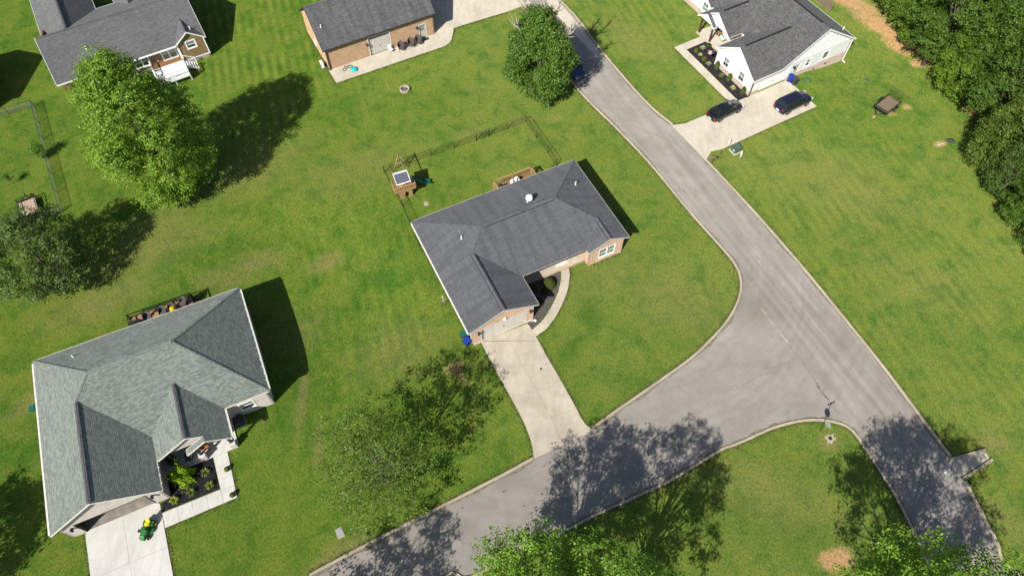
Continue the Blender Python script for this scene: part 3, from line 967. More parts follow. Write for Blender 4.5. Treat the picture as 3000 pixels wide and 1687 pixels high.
vent_pipe(r1, 3.56, -5.55, e + s * 3.56); vent_pipe(r1, 17.75, -3.95, e + s * (L1_ - 17.75))
# walls, with real openings
zt = e - .02
w = MB()
wall_x(w, .4, 19.43, -.4, 1, -.4, zt)
wall_y(w, -14.75, -.4, .4, -1, -.4, zt)
wall_y(w, -11.65, -.4, 19.43, 1, -.4, zt)
wall_x(w, .4, 7.15, -14.75, -1, -.1, zt, [(1.43, 6.4, -.1, 2.15)])
wall_y(w, -14.75, -9.5, 7.15, 1, -.1, zt)
wall_x(w, 15.37, 19.43, -11.65, -1, -.1, zt, [(16.57, 18.45, .75, 2.15)])
wall_y(w, -11.65, -9.5, 15.37, -1, -.1, zt)
wall_x(w, 7.15, 15.37, -9.5, -1, 0, zt, [(12.3, 13.25, .2, 2.25), (9.2, 10.7, .9, 2.2)])
for x0, x1, y in ((.4, 7.15, -14.75), (15.37, 19.43, -11.65)):
    xm = (x0 + x1) / 2
    w.vprism([(x0, y, zt - .02), (x1, y, zt - .02), (x1, y, zt + .08), (xm, y, zt + s * (xm - x0) + .08), (x0, y, zt + .08)], (0, .2, 0))
wl1 = w.build('wall', MAT['brick1'], h1)
# soldier courses and corner quoins standing proud
for i in range(9):
    for x in (7.15, .4):
        sx = -1 if x > 1 else 1
        MB().box(min(x - .012, x + sx * .42), max(x + .012, x + sx * .42), -14.775, -14.752, .05 + i * .33, .30 + i * .33).build('quoin', MAT['brick1'], h1)
    for x in (15.37, 19.43):
        sx = 1 if x < 17 else -1
        MB().box(min(x, x + sx * .42), max(x, x + sx * .42), -11.675, -11.652, .05 + i * .33, .30 + i * .33).build('quoin', MAT['brick1'], h1)
MB().box(1.18, 6.65, -14.775, -14.752, 2.17, 2.42).build('lintel', MAT['brick1'], h1)
MB().box(16.3, 18.72, -11.675, -11.652, 2.27, 2.5).build('lintel', MAT['brick1'], h1)
gd = panel_door(h1, (1.43, -14.75, 0), (1, 0, 0), (0, -1, 0), 4.97, 2.15, 4, MAT['taupe'], 4)
fr = MB()
fr.obox((1.43, -14.75, 0), (1, 0, 0), (0, -1, 0), -.1, 0, 0, 2.25, -.15, .03); fr.obox((1.43, -14.75, 0), (1, 0, 0), (0, -1, 0), 4.97, 5.07, 0, 2.25, -.15, .03)
fr.obox((1.43, -14.75, 0), (1, 0, 0), (0, -1, 0), 0, 4.97, 2.15, 2.25, -.15, .03)
fr.build('door_frame', MAT['taupe'], gd)
window(h1, (16.57, -11.65, .75), (1, 0, 0), (0, -1, 0), 1.88, 1.4, MAT['white'], MAT['glass_green'], 2, True, 0, trim=.06)
MB().box(.45, 7.1, -14.95, -14.5, -.05, .068).build('threshold', MAT['conc_warm'], h1)
window(h1, (9.2, -9.5, .9), (1, 0, 0), (0, -1, 0), 1.5, 1.3, MAT['white'], MAT['glass'], 2, True, 1)
fd = MB().obox((12.3, -9.5, .2), (1, 0, 0), (0, -1, 0), 0, .95, 0, 2.05, -.14, -.08).build('front_door', MAT['taupe'], h1)
MB().obox((12.3, -9.5, .2), (1, 0, 0), (0, -1, 0), .82, .88, .9, 1.05, -.08, -.02).build('handle', MAT['charcoal'], fd)
lantern(h1, (1.05, -14.75, 1.85), (0, -1, 0)); lantern(h1, (6.75, -14.75, 1.85), (0, -1, 0))
# porch with brick edge, posts under the eave
MB().box(7.16, 15.36, -10.78, -9.71, -.05, .15).build('porch_slab', MAT['conc_warm'], h1)
MB().box(7.16, 15.36, -10.92, -10.785, -.05, .13).build('porch_edge', MAT['brick1'], h1)
mt = MB()
mt.cbox((12.9, -10.12, .17), (1.35, .62, .03))
tag(mt.build('door_mat', MAT['offwhite'], None, (-10.735, 44.462, 0.0), .452), 'pale rectangular mat on the porch of the slate-roofed brick house', 'mat')
gu = MB()
gu.box(WG + .05, L1_ - WB - .02, -D1 - .13, -D1 - .04, e - .13, e - .01)
for k in range(9):
    x = WG + .3 + k * .85
    gu.box(x, x + .05, -D1 - .135, -D1 + .04, e - .005, e + .02)
gu.build('gutter', MAT['soffit_dark'], h1)
gu = MB()
gu.box(-.14, -.04, -D1 - LG + .05, -.2, e - .13, e - .01)
for k in range(17):
    y = -.6 - k * .85
    gu.box(-.15, .03, y, y + .05, e - .005, e + .02)
gu.build('gutter', MAT['offwhite'], h1)
downspout(h1, .33, -14.6, 0, e, MAT['offwhite'], foot=(-.4, 0))
# white security lamp and ledge above the garage door
MB().cbox((3.9, -14.86, 2.52), (.3, .2, .14)).build('flood_light', MAT['plastic_white'], h1)
# ---- satellite dish on the roof
def dish_at(name, label, loc, rz, mount, r=.38, tilt=.9, mat='plastic_white'):
    t = thing(name, label, 'satellite dish', loc, rz)
    prof = [(r * k / 6, .16 * (k / 6) ** 2) for k in range(7)]
    m = MB()
    m.lathe([(.01, 0)] + prof[1:] + [(r * .98, .17)] + [(p[0] * .97, p[1] + .015) for p in prof[::-1][:-1]] + [(.01, .016)], 20)
    o = m.build('reflector', MAT[mat], t)
    o.location = (0, 0, mount)
    o.rotation_euler = (tilt, 0, 0)
    MB().tube([(0, .0, 0), (0, .04, mount * .6), (0, .06, mount)], .025, 6).build('mast', MAT['galv'], t)
    a = MB().tube([(0, -.05 - r * .1, mount - r * .9), (0, -.5, mount - .15), (0, -.52, mount - .1)], .018, 5)
    a.build('feed_arm', MAT['galv'], t)
    MB().cbox((0, -.53, mount - .06), (.1, .12, .1)).build('feed_horn', MAT['plastic_white'], t)
    return t
def h_world(h, x, y):
    c, s_ = math.cos(h.rotation_euler.z), math.sin(h.rotation_euler.z)
    return (h.location.x + c * x - s_ * y, h.location.y + s_ * x + c * y)
dx, dy = h_world(h1, 11.7, -4.7)
dish_at('satellite_dish', 'round white satellite dish standing on the slate grey hip roof', (dx, dy, e + s * 4.7), R(-25), .58, .36, .62)
gx, gy = h_world(h1, -.35, -9.4)
gdn = dish_at('satellite_dish', 'small grey satellite dish on a dark tripod beside the brick house wall', (gx, gy, 0), R(205), 1.0, .32, .9, 'galv')
tr = MB()
for a in (0, 2.1, 4.2):
    tr.tube([(0, 0, .75), (.45 * math.cos(a), .45 * math.sin(a), .02)], .022, 5)
tr.build('tripod', MAT['black'], gdn)

# ---- raised deck behind house 1
def baluster_rail(m, p0, p1, z0, z1, step=.13, t=.035):
    p0, p1 = Vector(p0), Vector(p1)
    d = p1 - p0
    n = int(d.length / step)
    rz = math.atan2(d.y, d.x)
    for i in range(1, n):
        c = p0 + d * (i / n)
        m.cbox((c.x, c.y, (z0 + z1) / 2), (t, t, z1 - z0), rz)
def railing(parent, p0, p1, z, h, mat, posts=2, cap=.14, step=.13, name='railing', t=.035):
    p0, p1 = Vector((p0[0], p0[1])), Vector((p1[0], p1[1]))
    d = p1 - p0
    rz = math.atan2(d.y, d.x)
    c = (p0 + p1) / 2
    m = MB()
    m.cbox((c.x, c.y, z + h - .02), (d.length + .1, cap, .04), rz)
    m.cbox((c.x, c.y, z + h - .09), (d.length, .04, .09), rz)
    m.cbox((c.x, c.y, z + .12), (d.length, .04, .08), rz)
    o = m.build(name, mat, parent)
    b = MB()
    baluster_rail(b, p0, p1, z + .14, z + h - .1, step, t)
    b.build('balusters', mat, o, kind='stuff')
    for k in range(posts):
        q_ = p0 + d * (k / (posts - 1))
        MB().cbox((q_.x, q_.y, (z + h) / 2), (.1, .1, z + h), rz).build('post', mat, parent)
    return o
def deck_boards(parent, x0, x1, y0, y1, z, mat, along='x', w=.14, gap=.012):
    lo, hi = (y0, y1) if along == 'x' else (x0, x1)
    n = max(1, int((hi - lo) / w))
    w = (hi - lo) / n
    for i in range(n):
        a, b = lo + i * w + gap / 2, lo + (i + 1) * w - gap / 2
        m = MB()
        if along == 'x':
            m.box(x0, x1, a, b, z - .03, z + rng.uniform(-.004, .004))
        else:
            m.box(a, b, y0, y1, z - .03, z + rng.uniform(-.004, .004))
        m.build('board', mat, parent)
dk1 = thing('wooden_deck', 'brown wooden deck with baluster railing behind the slate-roofed house', 'deck', (-10.735, 44.462, 0), .452)
deck_boards(dk1, 10.7, 15.45, -.38, 2.12, .9, MAT['brownwood'])
fm = MB()
fm.box(10.68, 15.47, 2.125, 2.165, .68, .9); fm.box(10.64, 10.68, -.35, 2.165, .68, .9); fm.box(15.47, 15.51, -.35, 2.165, .68, .9)
fm.build('rim_joist', MAT['brownwood'], dk1)
railing(dk1, (10.7, 2.1), (15.45, 2.1), .9, 1.0, MAT['cedar'], 3)
railing(dk1, (10.7, -.2), (10.7, 2.0), .9, 1.0, MAT['cedar'], 2)
railing(dk1, (15.45, -.2), (15.45, 2.0), .9, 1.0, MAT['cedar'], 2)
def egg_chair(name, label, loc, rz, mat, group=None):
    t = thing(name, label, 'chair', loc, rz, group)
    m = MB()
    prof = [(.1, 0), (.27, .12), (.33, .3), (.31, .5), (.2, .66), (.06, .72)]
    n = 14
    pts, f = [], []
    for r_, z in prof:
        for k in range(n + 1):
            a = R(40) + (2 * math.pi - R(80)) * k / n
            pts.append((r_ * math.sin(a), -r_ * math.cos(a), z + .25))
    for i in range(len(prof) - 1):
        for k in range(n):
            f.append((i * (n + 1) + k, i * (n + 1) + k + 1, (i + 1) * (n + 1) + k + 1, (i + 1) * (n + 1) + k))
    m.add(pts, f, True)
    o = m.build('shell', mat, t)
    so = o.modifiers.new('thick', 'SOLIDIFY'); so.thickness = .03
    MB().lathe([(.24, 0), (.26, .06), (.2, .1)], 14, (0, 0, .36)).build('cushion', MAT['offwhite'], t)
    MB().lathe([(.25, 0), (.25, .03), (.05, .06), (.05, .26)], 14).build('base', MAT['charcoal'], t)
    return t
x, y = h_world(h1, 12.72, 1.3)
egg_chair('tub_chair', 'white round tub chair on the brown deck, nearer the deck stairs end', (x, y, .9), .452 + .4, MAT['plastic_white'], None)['label'] = 'white round tub chair on the brown deck, left of the pair'
x, y = h_world(h1, 13.3, 1.45)
egg_chair('tub_chair', 'white round tub chair on the brown deck, right of the pair', (x, y, .9), .452 + .2, MAT['plastic_white'])
x, y = h_world(h1, 11.2, 1.15)
gr_ = thing('kettle_grill', 'dark domed grill in the left corner of the brown deck', 'grill', (x, y, .9), .4)
MB().lathe([(.05, .55), (.24, .62), (.3, .75), (.3, .8), (.22, .95), (.05, 1.0)], 16).build('bowl', MAT['black'], gr_)
for a in (0, 2.1, 4.2):
    MB().tube([(.1 * math.cos(a), .1 * math.sin(a), .62), (.3 * math.cos(a), .3 * math.sin(a), 0)], .015, 5).build('leg', MAT['galv'], gr_)

# ================================================================== HOUSE 2: pale brick house with sage-grey roof
h2 = thing('pale_brick_house', 'pale brick house with sage grey hip roof and open garage', 'house', (-45.16, 28.326, 0), .427)
D2, LL, WG, LG, e, s = 12.281, 19.51, 9.0, 5.177, 2.874, .649
RL, RR, FL, FR = (0, 0, e), (LL, 0, e), (0, -D2 - LG, e), (LL, -D2, e)
GR = (WG, -D2 - LG, e)
GF, GB = (WG / 2, -D2 - LG, e + s * WG / 2), (WG / 2, -D2 + WG / 2, e + s * WG / 2)
ML, MR = (D2 / 2, -D2 / 2, e + s * D2 / 2), (LL - D2 / 2, -D2 / 2, e + s * D2 / 2)
PX0, PX1, PY, PY2 = 9.0, 15.38, -14.75, -15.28
PM = (PX0 + PX1) / 2
PB, PF = (PM, -D2 + (PX1 - PX0) / 2, e + s * (PX1 - PX0) / 2), (PM, PY, e + s * (PX1 - PX0) / 2)
PI = (PX0, -D2, e)
QX0 = 11.5
QM = (QX0 + PX1) / 2
QF, QB = (QM, PY2, e + s * (PX1 - QM)), (QM, PY, e + s * (PX1 - QM))
r2 = roof(h2, [[RL, RR, MR, ML], [RL, ML, GB, GF, FL], [RR, FR, MR], [ML, MR, FR, (PX1, -D2, e), PB, PI, GB], [GB, PI, (WG, PY, e), GR, GF],
               [PB, PF, (PX0, PY, e), PI], [PB, (PX1, -D2, e), (PX1, PY2, e), QF, QB, PF], [QB, QF, (QX0, PY2, e), (QX0, PY, e)]], MAT['sh2'], MAT['offwhite'])
ridge_cap(r2, v3(ML, MR, .0), v3(ML, MR, 1.0), MAT['sh2'], h=.05)
ridge_cap(r2, v3(GB, GF, .02), v3(GB, GF, .99), MAT['sh5'], h=.05, name='ridge_cap')
ridge_cap(r2, v3(PB, PF, .02), v3(PB, PF, .99), MAT['sh5'], h=.05, name='ridge_cap')
hip_cap(r2, [(RL, ML), (RR, MR), (FR, MR), (GB, ML)], MAT['sh2'])
vent_pipe(r2, 4.15, -2.2, e + s * 2.2, .35, .05)
zt = e - .02
w = MB()
wall_x(w, .4, 19.15, -.35, 1, -1.6, zt, [(9.0, 11.0, .6, 2.5)])
wall_y(w, -17.05, -.35, .4, -1, -.5, zt)
wall_y(w, -12.1, -.35, 19.15, 1, -1.8, zt)
wall_x(w, .4, 8.6, -17.05, -1, -.1, zt, [(1.6, 7.3, -.1, 2.25)])
wall_y(w, -17.05, -12.1, 8.6, 1, -.1, zt)
wall_x(w, 8.6, 19.15, -12.1, -1, -.6, zt, [(11.8, 12.8, .12, 2.2), (16.45, 17.65, .9, 2.1)])
wall_x(w, .6, 8.4, -10.2, 1, -.1, zt)             # back wall of the garage
xm = 4.5
w.vprism([(.4, -17.05, zt - .02), (8.6, -17.05, zt - .02), (8.6, -17.05, zt + .1), (xm, -17.05, zt + s * (xm - .4) + .1), (.4, -17.05, zt + .1)], (0, .2, 0))
w.vprism([(PX0 + .3, PY + .35, e - .1), (PX1 - .3, PY + .35, e - .1), (PM, PY + .35, e + s * 2.85 - .1)], (0, .12, 0))
w.build('wall', MAT['brick2'], h2)
MB().box(.6, 8.4, -17.0, -10.4, -.06, .06).build('garage_floor', plain('stained_slab', (.235, .21, .175), .8, .35, 1.2), h2)
MB().vprism([(QX0 + .2, PY2 + .25, e - .1), (PX1 - .25, PY2 + .25, e - .1), (QM, PY2 + .25, e + s * 1.65 - .1)], (0, .1, 0)).build('gable_panel', MAT['soffit_dark'], h2)
dr = MB()
for k in range(4):
    dr.box(1.7, 7.2, -16.4 + k * .56, -15.86 + k * .56, 2.32, 2.36)
dr.build('raised_garage_door', MAT['offwhite'], h2)
fr = MB()
c0 = (1.6, -17.05, 0)
fr.obox(c0, (1, 0, 0), (0, -1, 0), -.1, 0, 0, 2.35, -.2, .02); fr.obox(c0, (1, 0, 0), (0, -1, 0), 5.7, 5.8, 0, 2.35, -.2, .02); fr.obox(c0, (1, 0, 0), (0, -1, 0), 0, 5.7, 2.25, 2.35, -.2, .02)
fr.build('garage_frame', MAT['soffit_dark'], h2)
lantern(h2, (1.2, -17.05, 1.85), (0, -1, 0)); lantern(h2, (7.75, -17.05, 1.85), (0, -1, 0))
window(h2, (16.45, -12.1, .9), (1, 0, 0), (0, -1, 0), 1.2, 1.2, MAT['white'], MAT['glass'], 1, True)
fd = MB().obox((11.8, -12.1, .12), (1, 0, 0), (0, -1, 0), 0, 1, 0, 2.08, -.12, -.06).build('front_door', MAT['soffit_dark'], h2)
MB().obox((11.8, -12.1, .12), (1, 0, 0), (0, -1, 0), .86, .92, .9, 1.1, -.06, 0).build('handle', MAT['galv'], fd)
window(h2, (9.0, -.35, .6), (1, 0, 0), (0, 1, 0), 2.0, 1.9, MAT['white'], MAT['glass'], 2, False, name='patio_door')
MB().box(8.62, 15.1, -15.0, -12.12, -.05, .12).build('porch_slab', MAT['conc_white'], h2)
for (px, py) in ((12.1, -14.78), (14.8, -14.78)):
    MB().cbox((px, py, .5), (.5, .5, 1.0)).build('pier', MAT['brick2'], h2)
    MB().cbox((px, py, 1.03), (.58, .58, .06)).build('pier_cap', MAT['conc_white'], h2)
    MB().cbox((px, py, 1.95), (.2, .2, 1.78)).build('porch_post', MAT['soffit_dark'], h2)
MB().cbox((9.75, -14.3, 1.45), (.2, .2, 2.7)).build('porch_post', MAT['soffit_dark'], h2)
# gutters with the row of pale clips seen along the eaves
for (a, b) in (((0 - .02, -.3), (0 - .02, -17.3)), ((9.02, -15.0), (9.02, -17.3)), ((LL, -.3), (LL, -12.1)), ((15.4, -12.4), (15.4, -15.2))):
    g_ = MB()
    sx = -1 if a[0] < 5 else 1
    g_.box(a[0] + min(0, sx * .1) + sx * .035, a[0] + max(0, sx * .1) + sx * .035, b[1], a[1], e - .13, e - .01)
    g_.build('gutter', MAT['soffit_dark'] if a[0] > 8 and a[0] < 10 else MAT['offwhite'], h2)
    c_ = MB()
    n = int((a[1] - b[1]) / .75)
    for k in range(n):
        y = a[1] - .3 - k * .75
        c_.cbox((a[0] + sx * .03, y, e + .02), (.12, .05, .04))
    c_.build('gutter_clip', MAT['white'], h2, kind='stuff')
# deck on tall posts behind house 2
dk2 = thing('raised_deck', 'red brown deck with black railing behind the sage-roofed house', 'deck', (-45.16, 28.326, 0), .427)
deck_boards(dk2, 8.2, 14.45, -.33, 2.75, .6, MAT['deckbrown'], 'y', .62, .03)
for k in range(3):
    MB().box(8.2, 14.45, .1 + k * 1.3, .22 + k * 1.3, .4, .56).build('joist', MAT['deckbrown'], dk2)
for a, b in (((8.2, 2.72), (14.45, 2.72)), ((8.2, -.2), (8.2, 2.6)), ((14.45, -.2), (14.45, 2.6))):
    railing(dk2, a, b, .6, .72, MAT['black'], 5 if a[0] != b[0] else 3, .045, .25, t=.016)
for px, py in ((8.3, 2.6), (11.3, 2.6), (14.35, 2.6)):
    MB().cbox((px, py, -.4), (.14, .14, 1.9)).build('support_post', MAT['deckbrown'], dk2)
def lounge_chair(name, label, loc, rz, mat, cushion=None, s=1.0, group=None):
    t = thing(name, label, 'chair', loc, rz, group)
    # round-backed wicker armchair
    m = MB()
    n = 12
    pts, f = [], []
    for i, (r_, z) in enumerate(((.30, .28), (.36, .5), (.39, .72), (.37, .98))):
        for k in range(n + 1):
            a = R(-115) + R(230) * k / n
            zz = z if i < 3 else .62 + .40 * max(0, math.cos(a * .78))
            pts.append((s * r_ * math.sin(a), s * (r_ * math.cos(a)), s * zz))
    for i in range(3):
        for k in range(n):
            f.append((i * (n + 1) + k, i * (n + 1) + k + 1, (i + 1) * (n + 1) + k + 1, (i + 1) * (n + 1) + k))
    m.add(pts, f, True)
    o = m.build('backrest', mat, t)
    so = o.modifiers.new('thick', 'SOLIDIFY'); so.thickness = .04 * s
    MB().cbox((0, -.06 * s, .38 * s), (.6 * s, .66 * s, .1 * s)).build('seat', cushion or mat, t)
    for a, b in ((-.27, -.36), (.27, -.36), (-.22, .25), (.22, .25)):
        MB().tube([(a * s, b * s, .36 * s), (a * 1.1 * s, b * 1.1 * s, 0)], .022 * s, 5).build('leg', mat, t)
    return t
for i, (lx, ly, lab) in enumerate(((10.0, 1.75, 'dark wicker chair on the red brown deck, left of the low table'), (11.5, 1.75, 'dark wicker chair on the red brown deck, right of the low table'), (13.6, 2.0, 'dark wicker chair at the right end of the red brown deck'))):
    x, y = h_world(h2, lx, ly)
    lounge_chair('wicker_chair', lab, (x, y, .6), .427 + (.2, -.2, -.9)[i], MAT['wicker'], group='chairs on the raised deck')
x, y = h_world(h2, 10.75, 1.7)
tb = thing('low_table', 'small wooden plank table between two wicker chairs on the deck', 'table', (x, y, .6), .6)
for k in range(4):
    MB().cbox((-.24 + k * .16, 0, .42), (.13, .62, .03)).build('plank', MAT['cedar'], tb)
for a in (-.25, .25):
    for b in (-.25, .25):
        MB().cbox((a, b, .2), (.05, .05, .4)).build('leg', MAT['cedar'], tb)
x, y = h_world(h2, 12.45, 1.7)
yc = lounge_chair('cushioned_chair', 'chair heaped with yellow cushions on the red brown deck', (x, y, .6), .427, MAT['wicker'], MAT['yellowpot'])
MB().lathe([(.02, .43), (.27, .47), (.3, .56), (.22, .66), (.03, .69)], 12).build('cushion', MAT['yellowpot'], yc)
x, y = h_world(h2, 8.9, 1.3)
gr2 = thing('covered_grill', 'black covered grill in the left corner of the red brown deck', 'grill', (x, y, .6), .427)
MB().cbox((0, 0, .5), (1.1, .6, 1.0), 0, .85).build('cover', MAT['black'], gr2)
MB().cbox((0, .25, .95), (.8, .05, .05)).build('handle', MAT['galv'], gr2)
# driveway, walk and bed of house 2 (in the house frame)
dw2 = structure('driveway', (-45.16, 28.326, 0), .427)
MB().box(1.4, 7.5, -17.22, -16.98, -.05, .061).build('threshold', MAT['conc_white'], dw2)
slabs(dw2, [(1.33, -17.2), (1.33, -33.2)], [(7.62, -17.2), (7.62, -33.2)], 4, 2, .06, MAT['conc_white'], sub=1)
wk2 = structure('walkway', (-45.16, 28.326, 0), .427)
slabs(wk2, [(7.66, -18.15), (12.72, -18.22)], [(7.66, -19.55), (12.72, -19.55)], 4, 1, .06, MAT['conc_white'], sub=1)
slabs(wk2, [(12.75, -15.03), (12.73, -19.55)], [(14.05, -15.03), (13.92, -19.55)], 4, 1, .062, MAT['conc_white'], sub=1)
bd2 = structure('mulch_bed', (-45.16, 28.326, 0), .427)
MB().prism([(8.62, -14.98), (12.68, -15.02), (12.66, -18.12), (7.72, -18.05), (7.72, -17.25), (8.62, -17.1)], -.03, .04).build('bed', MAT['mulch'], bd2)
def chips(parent, poly, n, mat, z, size=(.05, .12)):
    xs = [p[0] for p in poly]; ys = [p[1] for p in poly]
    def inside(x, y):
        r_ = False
        for i in range(len(poly)):
            x1, y1 = poly[i]; x2, y2 = poly[i - 1]
            if (y1 > y) != (y2 > y) and x < (x2 - x1) * (y - y1) / (y2 - y1) + x1:
                r_ = not r_
        return r_
    m = MB()
    k = 0
    while k < n:
        x, y = rng.uniform(min(xs), max(xs)), rng.uniform(min(ys), max(ys))
        if not inside(x, y):
            continue
        k += 1
        a = rng.uniform(*size)
        m.cbox((x, y, z + rng.uniform(0, .03)), (a, a * rng.uniform(.4, .9), rng.uniform(.02, .06)), rng.uniform(0, 3), rng.uniform(.5, .9))
    return m.build('chips', mat, parent, kind='stuff')
MAT['chip'] = plain('mulch_chip', (.035, .031, .038), .9, .6, 8)
chips(bd2, [(8.75, -15.05), (12.6, -15.1), (12.6, -18.05), (7.8, -18.0), (7.8, -17.4), (8.75, -17.2)], 1500, MAT['chip'], .05)
# air conditioner
x, y = h_world(h2, 15.75, -12.75)
def ac_unit(label, loc, rz, mat):
    t = thing('air_conditioner', label, 'air conditioner', loc, rz)
    MB().box(-.38, .38, -.38, .38, .06, .8).build('casing', mat, t)
    g_ = MB()
    for k in range(10):
        g_.box(-.385, .385, -.385, .385, .12 + k * .065, .145 + k * .065)
    g_.build('louvre', MAT['charcoal'], t)
    MB().lathe([(.33, .8), (.33, .83), (.28, .84)], 18).build('fan_grille', MAT['charcoal'], t)
    MB().box(-.5, .5, -.5, .5, -.5, .06).build('pad', MAT['kerb'], t)
    return t
ac_unit('dark air conditioner unit by the window wall of the sage-roofed house', (x, y, tz(x, y)), .427, MAT['charcoal'])

# ================================================================== HOUSE 3: white farmhouse
h3 = thing('white_house', 'white sided house with charcoal roof and brick base across the road', 'house', (30.034, 66.054, 0), .504)
e, s, s2, WG, LG = 2.743, .665, .60, 7.458, 4.602
UM, UR, VM = 10.712, 17.06, 21.6
ZM = e + s2 * (UM - LG)
ZR = ZM - s2 * (UR - UM)
def spur(v0, v1):
    vm = (v0 + v1) / 2
    z = e + s * (v1 - v0) / 2
    return vm, z, LG + (z - e) / s2
gv, gz, gu_ = spur(0, WG)
pv, pz, pu = spur(8.0, 13.85)
tv, tz3, tu = spur(14.05, 20.95)
PU, QU, QV0 = 2.5, 1.95, 10.54
QV, QZ = (QV0 + 13.85) / 2, e + s * (13.85 - QV0) / 2
TU = 4.3
polys = [
    [(LG, 0, e), (gu_, gv, gz), (LG, WG, e), (LG, 8.0, e), (pu, pv, pz), (LG, 13.85, e), (LG, 14.05, e), (tu, tv, tz3), (LG, 20.95, e), (LG, VM, e), (UM, VM, ZM), (UM, 0, ZM)],
    [(UM, 0, ZM), (UM, VM, ZM), (UR, VM, ZR), (UR, 0, ZR)],
    [(0, 0, e), (0, gv, gz), (gu_, gv, gz), (LG, 0, e)], [(0, gv, gz), (0, WG, e), (LG, WG, e), (gu_, gv, gz)],
    [(PU, 8.0, e), (PU, pv, pz), (pu, pv, pz), (LG, 8.0, e)], [(PU, pv, pz), (PU, QV, QZ), (QU, QV, QZ), (QU, 13.85, e), (LG, 13.85, e), (pu, pv, pz)],
    [(QU, QV0, e), (QU, QV, QZ), (PU, QV, QZ), (PU, QV0, e)],
    [(TU, 14.05, e), (TU, tv, tz3), (tu, tv, tz3), (LG, 14.05, e)], [(TU, tv, tz3), (TU, 20.95, e), (LG, 20.95, e), (tu, tv, tz3)],
]
r3 = roof(h3, polys, MAT['sh3'], MAT['white'], fz=.2)
ridge_cap(r3, (.9, gv, gz), (gu_ - .6, gv, gz), MAT['black'], .12, h=.06)
ridge_cap(r3, (PU + .8, pv, pz), (pu - .4, pv, pz), MAT['black'], .12, h=.06)
ridge_cap(r3, (UM, 1.4, ZM), (UM, 20, ZM), MAT['black'], .12, h=.06)
vent_pipe(r3, 15.55, 1.43, ZM - s2 * (15.55 - UM), .5)
zt = e - .02
base = MB()
wall_x(base, .36, 16.72, .27, -1, -1.6, .62, [(1.7, 6.4, -.1, .62)])
wall_y(base, .27, 7.1, .36, -1, -.2, .72)
wall_y(base, .27, 21.2, 16.72, 1, -1.6, .62)
wall_y(base, 13.9, 21.2, 4.96, -1, -.2, .72)
base.build('brick_base', MAT['brick3'], h3)
w = MB()
wall_x(w, .4, 16.7, .3, -1, .62, zt, [(1.7, 6.4, .62, 2.2), (9.2, 9.95, 1.0, 2.1), (12.1, 13.1, .95, 2.15), (7.35, 8.15, .62, 2.1)])
wall_y(w, .3, 7.1, .4, -1, .72, zt, [(5.0, 5.95, .9, 2.2), (1.95, 2.9, .9, 2.2)])
wall_y(w, 7.1, 7.3, .4, -1, 0, zt)
wall_x(w, .4, 5.0, 7.1, 1, 0, zt)
wall_y(w, 7.1, 13.9, 5.0, -1, 0, zt, [(11.6, 12.6, .12, 2.2), (9.0, 10.4, .9, 2.1)])
wall_y(w, 13.9, 21.2, 5.0, -1, .72, zt, [(15.2, 16.3, .9, 2.2)])
wall_y(w, .3, 21.2, 16.7, 1, .62, zt)
wall_x(w, 5.0, 16.7, 21.2, 1, -.5, zt)
# gables
w.vprism([(.4, .3, zt - .02), (.4, .3, zt + .1), (.4, gv, zt + s * (gv - .3) + .1), (.4, 7.1, zt + .1), (.4, 7.1, zt - .02)], (.2, 0, 0))
w.vprism([(5.0, 14.2, zt - .02), (5.0, tv, zt + s * (tv - 14.2)), (5.0, 20.8, zt - .02)], (.2, 0, 0))
w.vprism([(PU + .3, 8.3, e - .12), (PU + .3, pv, pz - .32), (PU + .3, 13.6, e - .12)], (.1, 0, 0))
w.vprism([(QU + .25, QV0 + .25, e - .12), (QU + .25, QV, QZ - .3), (QU + .25, 13.6, e - .12)], (.08, 0, 0))
w.build('wall', MAT['lap_white'], h3)
g_ = MB()
g_.vprism([(LG + .4, .3, zt), (UM, .3, ZM - .26), (16.7, .3, zt)], (0, .2, 0))
g_.build('gable_wall', MAT['white'], h3)
for k in range(24):
    u_ = 5.4 + k * .46
    top = (e + s2 * (u_ - LG) if u_ < UM else ZM - s2 * (u_ - UM)) - .28
    if top > zt + .15:
        MB().box(u_ - .04, u_ + .04, .262, .30, zt + .02, top).build('batten', MAT['white'], h3)
MB().box(4.9, 16.72, .255, .298, zt - .1, zt + .02).build('band_board', MAT['white'], h3)
panel_door(h3, (1.7, .3, .02), (1, 0, 0), (0, -1, 0), 4.7, 2.18, 4, MAT['white'], 4, depth=-.12)
window(h3, (9.2, .3, 1.0), (1, 0, 0), (0, -1, 0), .75, 1.1, MAT['white'], MAT['glass'], 1, True)
window(h3, (12.1, .3, .95), (1, 0, 0), (0, -1, 0), 1.0, 1.2, MAT['white'], MAT['glass_green'], 1, False)
window(h3, (.4, 5.95, .9), (0, -1, 0), (-1, 0, 0), .95, 1.3, MAT['white'], MAT['glass'], 1, True, 1)
window(h3, (.4, 2.9, .9), (0, -1, 0), (-1, 0, 0), .95, 1.3, MAT['white'], MAT['glass'], 1, True, 1)
window(h3, (5.0, 16.3, .9), (0, -1, 0), (-1, 0, 0), 1.1, 1.3, MAT['white'], MAT['glass_green'], 1, True, 1)
window(h3, (5.0, 10.4, .9), (0, -1, 0), (-1, 0, 0), 1.4, 1.2, MAT['white'], MAT['glass'], 2, True)
sd = MB().obox((7.35, .3, .05), (1, 0, 0), (0, -1, 0), 0, .8, 0, 2.05, -.1, -.05).build('side_door', MAT['taupe'], h3)
MB().obox((7.35, .3, .05), (1, 0, 0), (0, -1, 0), .66, .72, .9, 1.05, -.05, 0).build('handle', MAT['galv'], sd)
fd = MB().obox((5.0, 12.6, .12), (0, -1, 0), (-1, 0, 0), 0, 1, 0, 2.08, -.1, -.05).build('front_door', MAT['soffit_dark'], h3)
